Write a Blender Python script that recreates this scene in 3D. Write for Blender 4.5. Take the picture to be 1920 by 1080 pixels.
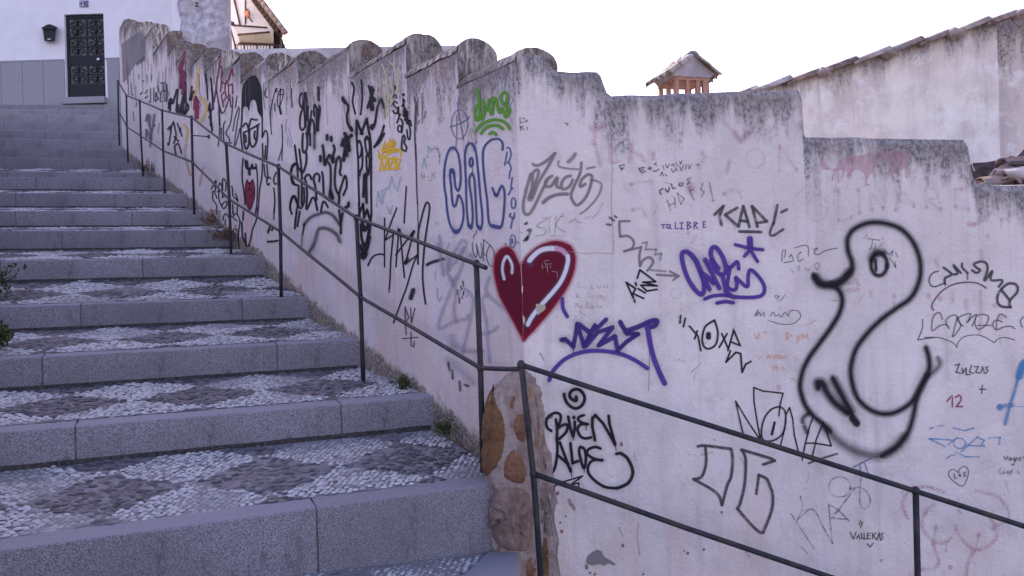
import bpy, bmesh, math, random
import numpy as np
from mathutils import Vector, noise
from mathutils.bvhtree import BVHTree
from mathutils.geometry import tessellate_polygon

random.seed(7); RNG = np.random.default_rng(11)
S = bpy.context.scene
for o in list(bpy.data.objects): bpy.data.objects.remove(o)
COL = S.collection
R = math.radians

# ---------------------------------------------------------------- camera
FPX = 1507.0; ROLL = R(1.7)
cam_d = bpy.data.cameras.new('camera'); cam = bpy.data.objects.new('camera', cam_d); COL.objects.link(cam)
cam_d.sensor_width = 36.0; cam_d.lens = 36.0 * FPX / 1920.0
cam_d.clip_start = 0.05; cam_d.clip_end = 600
cam.rotation_mode = 'XYZ'
from mathutils import Matrix
cam.matrix_world = Matrix.Rotation(R(90), 4, 'X') @ Matrix.Rotation(-ROLL, 4, 'Z')
S.camera = cam

# ---------------------------------------------------------------- sky, sun, exposure
SUN_AZ = (-0.45, 0.893); SUN_EL = R(36)
w = bpy.data.worlds.new('World'); S.world = w; w.use_nodes = True
nt = w.node_tree; nt.nodes.clear()
sky = nt.nodes.new('ShaderNodeTexSky'); sky.sky_type = 'NISHITA'; sky.sun_disc = False
sky.sun_elevation = SUN_EL; sky.sun_rotation = math.atan2(SUN_AZ[0], SUN_AZ[1])
sky.altitude = 700; sky.air_density = 1.0; sky.dust_density = 2.5; sky.ozone_density = 1.0
tint = nt.nodes.new('ShaderNodeMix'); tint.data_type = 'RGBA'; tint.blend_type = 'MULTIPLY'
tint.inputs[0].default_value = 1.0; tint.inputs[7].default_value = (1.0, 0.775, 0.85, 1)
bg = nt.nodes.new('ShaderNodeBackground'); bg.inputs[1].default_value = 0.15
wo = nt.nodes.new('ShaderNodeOutputWorld')
nt.links.new(sky.outputs[0], tint.inputs[6]); nt.links.new(tint.outputs[2], bg.inputs[0]); nt.links.new(bg.outputs[0], wo.inputs[0])
sd = bpy.data.lights.new('sun', 'SUN'); sd.energy = 3.0; sd.angle = R(0.5); sd.color = (1.0, 0.94, 0.86)
sun = bpy.data.objects.new('sun', sd); COL.objects.link(sun)
sv = Vector((SUN_AZ[0]*math.cos(SUN_EL), SUN_AZ[1]*math.cos(SUN_EL), math.sin(SUN_EL)))
sun.rotation_euler = sv.to_track_quat('Z', 'Y').to_euler(); sun.location = (0, 0, 30)
S.view_settings.view_transform = 'Standard'; S.view_settings.look = 'None'
S.view_settings.gamma = 1.0; S.view_settings.use_curve_mapping = False
S.view_settings.exposure = 1.72
S.render.engine = 'CYCLES'
try:
    S.cycles.transparent_max_bounces = 24; S.cycles.max_bounces = 6; S.cycles.use_denoising = True
except Exception: pass

# ---------------------------------------------------------------- survey helpers: sight line of a photo pixel, and where it meets a real plane
CR, SR = math.cos(ROLL), math.sin(ROLL)
def ray(px, py):
    x = (px-960)/FPX; y = -(py-540)/FPX
    return np.array([x*CR+y*SR, 1.0, -x*SR+y*CR])
def hit(px, py, p0, n):
    r = ray(px, py); return r*(np.dot(p0, n)/np.dot(r, n))
def at(px, py, Y): return Vector(ray(px, py)*Y)

# ---------------------------------------------------------------- scene-graph helpers
def tag(o, label=None, cat=None, group=None, kind=None):
    if label: o['label'] = label
    if cat: o['category'] = cat
    if group: o['group'] = group
    if kind: o['kind'] = kind
    return o
def empty(name, loc=(0, 0, 0), rz=0):
    o = bpy.data.objects.new(name, None); COL.objects.link(o); o.location = loc; o.rotation_euler = (0, 0, rz)
    o.empty_display_size = 0.1
    return o
def link(name, me, parent=None, loc=None, rot=None):
    o = bpy.data.objects.new(name, me); COL.objects.link(o)
    if parent is not None: o.parent = parent
    if loc is not None: o.location = loc
    if rot is not None: o.rotation_euler = rot
    return o
def mesh(name, verts, faces, mat, smooth=False, attrs=None, uvs=None):
    me = bpy.data.meshes.new(name)
    me.from_pydata([tuple(v) for v in verts], [], [tuple(f) for f in faces])
    if mat is not None: me.materials.append(mat)
    if smooth: me.polygons.foreach_set('use_smooth', [True]*len(me.polygons))
    for k, vals in (attrs or {}).items():
        a = me.attributes.new(k, 'FLOAT', 'POINT'); a.data.foreach_set('value', np.asarray(vals, dtype=np.float32))
    if uvs is not None:
        ul = me.uv_layers.new(name='UVMap'); li = np.zeros(len(me.loops), dtype=np.int32)
        me.loops.foreach_get('vertex_index', li)
        ul.data.foreach_set('uv', np.asarray(uvs, dtype=np.float32)[li].ravel())
    me.update()
    return me
class MB:
    def __init__(s): s.v = []; s.f = []
    def add(s, vs, fs):
        b = len(s.v); s.v += [Vector(v) for v in vs]; s.f += [tuple(i+b for i in f) for f in fs]; return s
    def box(s, lo, hi):
        x0, y0, z0 = lo; x1, y1, z1 = hi
        return s.add([(x0,y0,z0),(x1,y0,z0),(x1,y1,z0),(x0,y1,z0),(x0,y0,z1),(x1,y0,z1),(x1,y1,z1),(x0,y1,z1)],
                     [(0,3,2,1),(4,5,6,7),(0,1,5,4),(1,2,6,5),(2,3,7,6),(3,0,4,7)])
    def hexa(s, b4, t4):
        return s.add(list(b4)+list(t4), [(0,3,2,1),(4,5,6,7),(0,1,5,4),(1,2,6,5),(2,3,7,6),(3,0,4,7)])
    def tube(s, pts, r, n=10, cap=True):
        pts = [Vector(p) for p in pts]; rs = r if isinstance(r, (list, tuple)) else [r]*len(pts)
        vs = []; fs = []
        up = Vector((0.13, 0.31, 0.94))
        for i, p in enumerate(pts):
            d = (pts[min(i+1, len(pts)-1)]-pts[max(i-1, 0)]).normalized()
            a = d.cross(up)
            if a.length < 1e-3: a = d.cross(Vector((1, 0, 0)))
            a.normalize(); b = d.cross(a)
            for k in range(n):
                t = 2*math.pi*k/n; vs.append(p+(a*math.cos(t)+b*math.sin(t))*rs[i])
        for i in range(len(pts)-1):
            for k in range(n):
                fs.append((i*n+k, i*n+(k+1) % n, (i+1)*n+(k+1) % n, (i+1)*n+k))
        if cap:
            fs.append(tuple(range(n-1, -1, -1))); fs.append(tuple((len(pts)-1)*n+k for k in range(n)))
        return s.add(vs, fs)
    def ball(s, c, r, n=10, m=7):
        c = Vector(c); rx, ry, rz = r if isinstance(r, tuple) else (r, r, r)
        vs = [c+Vector((0, 0, -rz))]; fs = []
        for j in range(1, m):
            ph = -math.pi/2+math.pi*j/m
            for k in range(n):
                t = 2*math.pi*k/n; vs.append(c+Vector((rx*math.cos(ph)*math.cos(t), ry*math.cos(ph)*math.sin(t), rz*math.sin(ph))))
        vs.append(c+Vector((0, 0, rz))); L = len(vs)-1
        for k in range(n): fs.append((0, 1+(k+1) % n, 1+k)); fs.append((L, L-n+k, L-n+(k+1) % n))
        for j in range(m-2):
            for k in range(n):
                a = 1+j*n+k; b = 1+j*n+(k+1) % n; fs.append((a, b, b+n, a+n))
        return s.add(vs, fs)
    def build(s, name, mat, parent=None, smooth=False, bevel=0, loc=None):
        me = mesh(name, s.v, s.f, mat, smooth)
        if bevel:
            bm = bmesh.new(); bm.from_mesh(me)
            es = [e for e in bm.edges if e.is_manifold and e.calc_face_angle(0) > 0.6]
            bmesh.ops.bevel(bm, geom=es, offset=bevel, segments=2, affect='EDGES', profile=0.6)
            bm.to_mesh(me); bm.free()
        return link(name, me, parent, loc)

# ---------------------------------------------------------------- materials
def lin(c):
    return [(v/255/12.92 if v/255 <= 0.04045 else ((v/255+0.055)/1.055)**2.4) for v in c]
WREF = lin((184, 176, 199))
def alb(r, g, b, k=0.70):
    l = lin((r, g, b)); return (min(.95, l[0]/WREF[0]*k*1.09), min(.95, l[1]/WREF[1]*k*.97), min(.95, l[2]/WREF[2]*k*.92), 1)
class NT:
    def __init__(s, name):
        s.m = bpy.data.materials.new(name); s.m.use_nodes = True; s.t = s.m.node_tree
        s.b = s.t.nodes['Principled BSDF']; s.out = s.t.nodes['Material Output']
        s.b.inputs['Roughness'].default_value = 0.85
        try: s.b.inputs['Specular IOR Level'].default_value = 0.25
        except Exception: pass
    def n(s, ty, **kw):
        nd = s.t.nodes.new('ShaderNode'+ty)
        for k, v in kw.items(): setattr(nd, k, v)
        return nd
    def l(s, a, b): s.t.links.new(a, b)
    def val(s, sock, v):
        if hasattr(v, 'is_linked') or hasattr(v, 'links'): s.l(v, sock)
        else: sock.default_value = v
    def coord(s, kind='Object', sc=None):
        c = s.n('TexCoord').outputs[kind]
        if sc is None: return c
        mp = s.n('Mapping'); s.l(c, mp.inputs[0]); mp.inputs['Scale'].default_value = sc; return mp.outputs[0]
    def noise(s, vec, scale, detail=3, rough=0.55):
        nd = s.n('TexNoise'); s.l(vec, nd.inputs['Vector']); nd.inputs['Scale'].default_value = scale
        nd.inputs['Detail'].default_value = detail; nd.inputs['Roughness'].default_value = rough; return nd.outputs[0]
    def vor(s, vec, scale, out='Distance'):
        nd = s.n('TexVoronoi'); s.l(vec, nd.inputs['Vector']); nd.inputs['Scale'].default_value = scale; return nd.outputs[out]
    def rng(s, v, a, b, c=0.0, d=1.0):
        nd = s.n('MapRange'); nd.interpolation_type = 'SMOOTHSTEP'; s.val(nd.inputs[0], v)
        for i, x in enumerate((a, b, c, d)): s.val(nd.inputs[1+i], x)
        return nd.outputs[0]
    def math(s, op, a, b=0.0):
        nd = s.n('Math', operation=op); s.val(nd.inputs[0], a); s.val(nd.inputs[1], b); return nd.outputs[0]
    def mix(s, f, a, b, mode='MIX'):
        nd = s.n('Mix', data_type='RGBA', blend_type=mode); s.val(nd.inputs[0], f); s.val(nd.inputs[6], a); s.val(nd.inputs[7], b); return nd.outputs[2]
    def attr(s, name): return s.n('Attribute', attribute_name=name).outputs['Fac']
    def bump(s, h, strength=0.3, dist=0.01):
        nd = s.n('Bump'); nd.inputs['Strength'].default_value = strength; nd.inputs['Distance'].default_value = dist
        s.l(h, nd.inputs['Height']); s.l(nd.outputs[0], s.b.inputs['Normal'])
    def col(s, c): s.val(s.b.inputs['Base Color'], c)
    def rough(s, v): s.val(s.b.inputs['Roughness'], v)

def simple(name, c, rough=0.8, var=0.25, scale=18, bump=0.25, dist=0.004, metal=0.0, second=None):
    m = NT(name); v = m.coord(); n1_ = m.noise(v, scale, 5); n2_ = m.noise(v, scale*0.13, 3)
    dark = tuple(x*(1-var) for x in c[:3])+(1,); lite = tuple(min(1, x*(1+var*0.5)) for x in c[:3])+(1,)
    a = m.mix(m.rng(n1_, .3, .7), dark, lite)
    if second: a = m.mix(m.rng(n2_, .48, .62), a, second)
    m.col(a); m.rough(rough); m.b.inputs['Metallic'].default_value = metal
    if bump: m.bump(n1_, bump, dist)
    return m.m

def plaster(name, base=(184, 176, 199), topdirt=1.0, pink=0.5, based=1.0, brown=1.0, dens=.0, mott=.0):
    m = NT(name); uv = m.coord('UV')
    def mp(sx, sy):
        nd = m.n('Mapping'); m.l(uv, nd.inputs[0]); nd.inputs['Scale'].default_value = (sx, sy, 1); return nd.outputs[0]
    td = m.attr('td'); bd = m.attr('bd')
    c0 = alb(*base)
    big = m.noise(mp(1, 1), 1.6, 4); mid = m.noise(mp(1, .6), 9, 5); fine = m.noise(mp(1, 1), 60, 4)
    c = m.mix(m.rng(big, .35, .68), tuple(x*.93 for x in c0[:3])+(1,), tuple(min(.9, x*1.05) for x in c0[:3])+(1,))
    c = m.mix(m.rng(mid, .46, .70, 0, .42), c, alb(164, 155, 172))
    c = m.mix(m.rng(m.noise(mp(1.4, 1), 3.3, 6, .75), .54, .66, 0, .40), c, alb(156, 148, 164)); c = m.mix(m.rng(m.noise(mp(1, 1.3), 4.1, 6, .7), .56, .66, 0, .35), c, alb(200, 192, 208))
    if mott: c = m.mix(m.rng(m.noise(mp(1.6, 1.1), 2.2, 6, .7), .42, .66, 0, mott), c, alb(160, 150, 166)); c = m.mix(m.rng(m.noise(mp(1.2, 1.5), 5.0, 5, .65), .52, .66, 0, mott*.8), c, alb(232, 222, 232))
    # old paint showing through, rain streaks
    streak = m.noise(mp(14, .8), 1.0, 5, .6)
    c = m.mix(m.rng(streak, .52, .70, 0, .30), c, alb(140, 132, 150))
    pk = m.noise(mp(1.3, .8), 2.2, 5, .6)
    low = m.rng(bd, .95, .1)
    pf = m.math('MULTIPLY', m.rng(pk, .42, .62), m.math('ADD', m.math('MULTIPLY', low, .55*pink), .06*pink))
    c = m.mix(pf, c, alb(180, 157, 166))
    c = m.mix(m.math('MULTIPLY', m.math('MULTIPLY', low, m.rng(m.noise(mp(6, .7), 1.4, 5), .5, .66)), .55*pink), c, alb(170, 144, 146))
    # black lichen and soot below the coping, running down in tongues
    st2 = m.noise(mp(24, 3.0), 1.0, 7, .7); st3 = m.noise(mp(5, 2.2), 1.0, 4, .6)
    reach = m.math('ADD', m.math('MULTIPLY', m.rng(st2, .3, .75), .30), m.math('MULTIPLY', m.rng(st3, .35, .7), .34))
    reach = m.math('ADD', m.math('MULTIPLY', reach, topdirt), .035+dens)
    g = m.rng(m.math('SUBTRACT', reach, td), -.02, .20)
    spots = m.rng(m.noise(mp(58, 36), 1.0, 7, .8), .44, .58)
    near = m.rng(td, .20, .03, .22, .62)
    g = m.math('MULTIPLY', g, m.math('ADD', m.math('MULTIPLY', spots, m.math('SUBTRACT', .92, near)), near))
    dirtc = m.mix(m.math('MULTIPLY', m.rng(m.noise(mp(9, 2), 1.0, 4), .45, .62), brown), alb(72, 70, 84), alb(104, 86, 86))
    c = m.mix(g, c, dirtc)
    # damp and moss at the foot
    ft = m.rng(m.math('SUBTRACT', m.math('MULTIPLY', m.rng(m.noise(mp(9, 9), 1.0, 6, .75), .40, .75), .075*based), bd), -.01, .045)
    c = m.mix(m.math('MULTIPLY', ft, m.rng(m.noise(mp(60, 45), 1.0, 4, .7), .3, .6, .35, .95)), c, m.mix(m.rng(m.noise(mp(14, 14), 1.0, 3), .4, .6), alb(72, 62, 62), alb(86, 84, 70)))
    # pock marks and flecks
    v = m.vor(mp(1, 1), 17); c = m.mix(m.math('MULTIPLY', m.rng(v, .055, .03), m.rng(m.noise(mp(1, 1), 3.1, 2), .5, .6)), c, alb(92, 80, 92))
    m.col(c); m.rough(.9)
    h = m.math('ADD', m.math('MULTIPLY', mid, .9), m.math('ADD', m.math('MULTIPLY', fine, .5), m.math('MULTIPLY', m.noise(mp(1, 1), 26, 5, .7), .6))); m.bump(h, .6, .012)
    return m.m

def granite():
    m = NT('granite'); v = m.coord('Object')
    sp = m.noise(v, 190, 3, .75); sp2 = m.noise(v, 75, 2); big = m.noise(v, 2.2, 4)
    c = m.mix(m.rng(sp, .38, .63), (.15, .136, .148, 1), (.50, .46, .49, 1))
    c = m.mix(m.rng(sp2, .56, .68, 0, .4), c, (.07, .068, .08, 1))
    c = m.mix(m.rng(big, .35, .7, 0, .45), c, (.17, .155, .155, 1))
    st = m.noise(m.coord('Object', (9, 9, 2.2)), 1.0, 6, .7)
    c = m.mix(m.rng(st, .52, .68, 0, .38), c, (.12, .095, .085, 1))
    st2 = m.noise(m.coord('Object', (6, 6, 3.5)), 1.0, 7, .75); c = m.mix(m.rng(st2, .57, .66, 0, .6), c, (.055, .05, .05, 1))
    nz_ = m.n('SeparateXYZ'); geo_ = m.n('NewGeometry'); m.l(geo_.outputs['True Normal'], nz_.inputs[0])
    c = m.mix(m.rng(nz_.outputs[2], .6, .9), c, m.mix(m.rng(sp, .3, .7), (.215, .218, .25, 1), (.34, .342, .38, 1)))   # upward faces lighter and bluer: sky light put into the colour
    rnd = m.n('ObjectInfo').outputs['Random']; c = m.mix(m.rng(rnd, 0, 1, 0, .35), c, (.15, .14, .15, 1))
    m.col(c); m.rough(.85); m.bump(m.math('ADD', sp, m.math('MULTIPLY', m.noise(v, 22, 5, .7), 2.0)), .35, .006); return m.m

def pebble_mat():
    m = NT('pebble'); v = m.coord('Object'); dk = m.attr('dk'); tn = m.attr('tone'); n1_ = m.noise(v, 60, 4)
    wh = m.mix(m.rng(tn, 0, 1), (.24, .233, .235, 1), (.60, .585, .575, 1))
    da = m.mix(m.rng(tn, 0, .75), (.06, .062, .074, 1), (.15, .145, .155, 1)); da = m.mix(m.rng(tn, .8, 1), da, (.2, .165, .16, 1))
    c = m.mix(dk, wh, da); c = m.mix(m.rng(n1_, .5, .8, 0, .4), c, (.16, .145, .135, 1))
    m.col(c); m.rough(.6); return m.m

M = {}
M['w1'] = plaster('plaster_side', (174, 166, 188), .85, .75, 1.0, .8, .02)
M['w2'] = plaster('plaster_front', (187, 179, 200), .6, .6, .4, .35, .025)
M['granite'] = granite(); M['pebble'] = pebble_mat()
M['mortar'] = simple('mortar_bed', (.25, .245, .255, 1), .95, .30, 55, .5, .006, second=(.20, .19, .20, 1))
def coping_mat():
    m = NT('coping_render'); v = m.coord(); n1_ = m.noise(v, 30, 6, .7); n2_ = m.noise(v, 7, 5, .65); n3_ = m.noise(m.coord('Object', (26, 26, 5)), 1.0, 5, .7); n4_ = m.noise(v, 1.1, 3)
    c = m.mix(m.rng(n1_, .35, .62), alb(64, 62, 72), alb(116, 108, 118))
    c = m.mix(m.rng(n2_, .50, .64, 0, .8), c, alb(92, 74, 74))
    c = m.mix(m.math('MULTIPLY', m.rng(n3_, .44, .58), m.rng(n4_, .42, .60)), c, alb(172, 164, 178))
    c = m.mix(m.rng(m.noise(v, 70, 4, .7), .60, .68, 0, .8), c, alb(160, 152, 156))
    m.col(c); m.rough(.95); m.bump(n1_, .9, .02); return m.m
M['coping'] = coping_mat()
M['iron'] = simple('painted_iron', (.034, .035, .042, 1), .55, .4, 45, .4, .004, second=(.055, .045, .042, 1))
M['joint'] = simple('joint_mortar', (.19, .165, .165, 1), .95, .3, 40, .4, .004)
def stone_mat(name, a, b, c3):
    m = NT(name); v = m.coord(); n1_ = m.noise(v, 60, 6, .7); n2_ = m.noise(v, 13, 6, .7); n3_ = m.noise(m.coord('Object', (30, 30, 9)), 1.0, 6, .7); n4_ = m.noise(v, 5, 3)
    c = m.mix(m.rng(n2_, .36, .64), alb(*a), alb(*b)); c = m.mix(m.rng(n3_, .48, .66, 0, .65), c, alb(*c3)); c = m.mix(m.rng(n1_, .52, .70, 0, .45), c, tuple(x*.35 for x in alb(*a)[:3])+(1,))
    m.col(c); m.rough(.92); m.bump(m.math('ADD', m.math('MULTIPLY', n1_, .35), m.math('ADD', n2_, m.math('MULTIPLY', n3_, .8))), 1.0, .022); return m.m
M['ochre'] = stone_mat('ochre_stone', (108, 80, 60), (92, 68, 58), (118, 92, 72))
M['pier'] = stone_mat('pier_mortar', (150, 136, 148), (124, 108, 116), (164, 152, 160))
M['brownstone'] = stone_mat('brown_stone', (104, 74, 66), (128, 96, 84), (150, 122, 112))
M['pinkstone'] = stone_mat('pink_boulder', (132, 112, 118), (110, 92, 98), (150, 130, 132))
M['slate'] = stone_mat('slate_stone', (98, 92, 96), (84, 80, 86), (120, 110, 112))
M['palestone'] = stone_mat('pale_stone', (154, 128, 118), (126, 98, 86), (164, 150, 150))
M['white'] = simple('white_render', (.86, .835, .84, 1), .9, .05, 3, .1, .003)
M['farwhite'] = simple('far_render', (.60, .57, .585, 1), .95, .10, 2, .2, .01)
M['oldwhite'] = simple('old_render', (.66, .62, .61, 1), .95, .35, 3.4, .8, .03, second=(.42, .37, .36, 1))
M['panel'] = simple('plinth_stone', (.35, .335, .35, 1), .75, .14, 40, .1, .002)
M['doorpaint'] = simple('black_door', (.018, .018, .024, 1), .45, .2, 20, .1, .002)
M['glassdark'] = simple('door_glass', (.10, .095, .085, 1), .25, .5, 7, .05, .002)
M['chrome'] = simple('bright_metal', (.75, .75, .75, 1), .25, .1, 20, 0, .001, metal=.9)
M['tile'] = simple('clay_tile', (.30, .21, .18, 1), .9, .55, 22, .8, .012, second=(.26, .24, .23, 1))
M['rubble'] = simple('rubble', (.10, .075, .065, 1), .95, .5, 12, .9, .03, second=(.05, .042, .04, 1))
M['paletile'] = simple('lichened_tile', (.52, .46, .43, 1), .95, .45, 16, .6, .008, second=(.30, .23, .19, 1))
M['brick'] = simple('brick_post', (.44, .245, .175, 1), .9, .22, 25, .4, .004)
M['wood'] = simple('dark_wood', (.07, .042, .032, 1), .8, .35, 18, .3, .004)
M['canvas'] = simple('awning_canvas', (.52, .47, .41, 1), .9, .12, 8, .1, .003)
M['terra'] = simple('terracotta', (.55, .22, .13, 1), .85, .2, 15, .2, .003)
M['earth'] = simple('earth', (.18, .14, .11, 1), .98, .4, 3, .5, .02, second=(.12, .11, .07, 1))
M['chimney'] = simple('chimney_render', (.60, .56, .57, 1), .95, .3, 9, .6, .02, second=(.36, .33, .345, 1))
M['plate'] = simple('enamel_plate', (.62, .62, .66, 1), .4, .05, 10, 0, .001)
M['navy'] = simple('navy_enamel', (.03, .04, .16, 1), .4, .05, 10, 0, .001)
def leafmat(name, a, b):
    m = NT(name); t = m.attr('tone'); c = m.mix(t, a, b); m.col(c); m.rough(.75); return m.m
M['dry'] = leafmat('dry_weed', (.11, .065, .04, 1), (.24, .16, .10, 1))
M['green'] = leafmat('green_weed', (.035, .055, .02, 1), (.10, .12, .04, 1))
M['mixed'] = leafmat('dusty_weed', (.06, .06, .03, 1), (.24, .14, .08, 1))
M['cypress'] = leafmat('cypress_leaf', (.012, .022, .016, 1), (.03, .045, .03, 1))
_paint = {}
def paint(c, wear=0.25, rough=.6):
    key = (c, wear)
    if key in _paint: return _paint[key]
    m = NT('paint_%d_%d_%d' % c); col = alb(*c)
    m.col(col); m.rough(rough)
    try: m.b.inputs['Specular IOR Level'].default_value = .04
    except Exception: pass
    a = m.attr('a'); uv = m.coord('UV')
    n1_ = m.noise(uv, 140, 3, .7); n2_ = m.noise(uv, 16, 4)
    k = m.math('MULTIPLY', a, m.rng(m.math('ADD', m.math('MULTIPLY', n1_, .55), m.math('MULTIPLY', n2_, .45)), .30+.22*wear, .44+.22*wear, max(.06, 1-wear*1.35), 1))
    tr = m.n('BsdfTransparent'); mx = m.n('MixShader'); m.l(k, mx.inputs[0]); m.l(tr.outputs[0], mx.inputs[1]); m.l(m.b.outputs[0], mx.inputs[2])
    m.l(mx.outputs[0], m.out.inputs[0]); _paint[key] = m.m
    return m.m
# ================================================================ survey of the place (metres, eye level = 0)
U1 = np.array([-0.55007564, 0.83511484, 0.0]); N1 = np.array([0.83511484, 0.55007564, 0.0])   # along the stair wall, into the stair wall
C0 = np.array([0.043, 3.5745, 0.0])                                                          # corner of the two walls
V1 = -N1
U2 = np.array([1.0, 0.0, 0.0]); V2 = np.array([0.0, -1.0, 0.0])
RAIL0 = C0 + U1*1.2 - N1*0.16                                                                 # plane of the handrail along the stairs
def onW1(px, py): return hit(px, py, C0, N1)
def onW2(px, py): return hit(px, py, C0, V2)
def wl(s, off=0.0): return C0 + U1*s + V1*off                                                 # point s along the stair wall, off in front

# steps: distance along wall, height of nosing, turn of the nosing line, riser height
STEPS = [(0.88, -.568, -22.5, .165), (1.86, -.302, -22.4, .172), (2.82, -.022, -21, .160), (3.86, .325, -20, .162),
         (4.92, .636, -19, .172), (5.95, .913, -18, .160), (6.84, 1.198, -17.5, .160), (8.05, 1.534, -16.5, .160), (9.0, 1.738, -16.5, .125),
         (10.21, 2.105, -16.5, .155), (11.33, 2.421, -17, .15), (12.3, 2.735, -17, .16), (13.3, 3.06, -16, .16), (14.4, 3.44, -15, .16),
         (15.3, 3.77, -13, .16), (16.2, 4.06, -10, .16), (17.1, 4.35, -8, .15)]
def nosing(s, z, ang, gap=.02):
    P = wl(s, gap); P[2] = z
    d = np.array([-math.cos(R(ang)), math.sin(R(ang)), 0.0])
    L = 2.38/np.dot(d, V1)
    return P, d, L
NOS = [(np.array([-.128, 3.475, -.844]), np.array([-math.cos(R(-24)), math.sin(R(-24)), 0]), 2.28, .17)]
for (s, z, a, r) in STEPS:
    P, d, L = nosing(s, z, a); NOS.append((P, d, L, r))
SS = [-.5, .0, .12] + [a[0] for a in STEPS]; ZZ = [-1.2, -1.1, -.82] + [a[1] for a in STEPS]
def stairz(s): return float(np.interp(s, SS, ZZ))

# ================================================================ ground sheet
def ground():
    vs = []; fs = []
    xs = [-300, -120, -60, -30] + list(np.arange(-20, 16, 2.0)) + [20, 30, 60, 120, 300]
    ys = [-300, -120, -60, -30, -12] + list(np.arange(-6, 44, 2.0)) + [60, 120, 300]
    for y in ys:
        for x in xs:
            t = np.dot(np.array([x, y, 0])-C0, U1)
            h = -1.75+.29*min(max(t, -4), 19.0)
            if t > 17: h = 3.6+min(.4, .2*(t-17))
            if y < 1.5: h = min(h, -2.4)
            if x > .6 and y > 1 : h = min(h, -2.9)
            vs.append((x, y, h+.05*noise.noise(Vector((x*.3, y*.3, 0)))))
    n = len(xs)
    for j in range(len(ys)-1):
        for i in range(n-1): fs.append((j*n+i, j*n+i+1, (j+1)*n+i+1, (j+1)*n+i))
    tag(link('ground', mesh('ground', vs, fs, M['earth'], True)), kind='structure')
ground()

# ================================================================ plaster walls
def disp1(s, z): return .009*noise.noise(Vector((s*1.5, z*1.5, 3.3)))+.0035*noise.noise(Vector((s*4, z*4, 7.1)))
def disp2(s, z): return .010*noise.noise(Vector((s*1.5, z*1.5, 13.3)))+.0035*noise.noise(Vector((s*4, z*4, 17.1)))
ROWS = [0, .006, .016, .03, .05, .075, .105, .14, .18, .22]
while ROWS[-1] < 4.2: ROWS.append(ROWS[-1]+.05)
def wall_body(cols, U, V, disp, basefn, thick, section, botz, closed0=True, closed1=True):
    """front grid + section over the top + back, columns (s, top)."""
    vs = []; fs = []; td = []; bd = []; uv = []
    nrow = None; strips = []
    for (s, top) in cols:
        b = basefn(s); zb = botz(s); idx = []
        n = len([d for d in ROWS if top-d > zb])
        P = C0+U*s
        pts = []
        for (t, dz) in reversed(section):
            if t == 0: continue
            pts.append((P-V*t, top+dz, -.03))
        col = [(p, z, q) for p, z, q in pts]
        fr = []
        for d in ROWS:
            z = max(top-d, zb)
            back = max(0, .014-d)*.8
            fr.append((P+V*(disp(s, z)-back), z, d))
        backp = C0+U*s-V*thick
        full = [(backp, zb, 2.0)] + col + fr
        for p, z, q in full:
            vs.append((p[0], p[1], z)); td.append(max(q, 0) if q >= 0 else 0.0); bd.append(z-b); uv.append((s, z)); idx.append(len(vs)-1)
        strips.append(idx)
    for a, b in zip(strips, strips[1:]):
        for k in range(len(a)-1): fs.append((a[k], b[k], b[k+1], a[k+1]))
    if closed0: fs.append(tuple(strips[0]))
    if closed1: fs.append(tuple(reversed(strips[-1])))
    return vs, fs, td, bd, uv

SEG1 = [(0.0, 1.02), (.51, 1.20), (1.09, 1.39), (1.90, 1.58), (2.88, 1.765), (3.64, 1.95), (4.46, 2.17), (5.17, 2.37), (5.85, 2.58), (6.58, 2.82),
        (7.28, 3.04), (7.75, 3.30), (8.75, 3.68), (9.7, 3.98), (10.6, 4.25), (11.25, 4.48), (11.72, None)]
TH1 = .235
ARC = [(TH1*(1-math.cos(a))/2, .075*math.sin(a)-.012) for a in np.linspace(0, math.pi, 11)]
stair_wall = None
av, af, atd, abd, auv = [], [], [], [], []
for i, (s0, top) in enumerate(SEG1[:-1]):
    s1 = SEG1[i+1][0]; n = max(3, int((s1-s0)/.045))
    cols = [(s0+(s1-s0)*k/n, top) for k in range(n+1)]
    v, f, t, b, u = wall_body(cols, U1, V1, disp1, stairz, TH1, [(0, 0), (TH1, -.012)], lambda s: stairz(s)-.45, True, i == len(SEG1)-2)
    o = len(av); av += v; af += [tuple(x+o for x in q) for q in f]; atd += t; abd += b; auv += u
stair_wall = link('stair_wall', mesh('stair_wall', av, af, M['w1'], False, {'td': atd, 'bd': abd}, auv))
tag(stair_wall, 'long graffiti covered white wall stepping up beside the stairs', 'wall')
W1_V, W1_F = av, af
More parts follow.
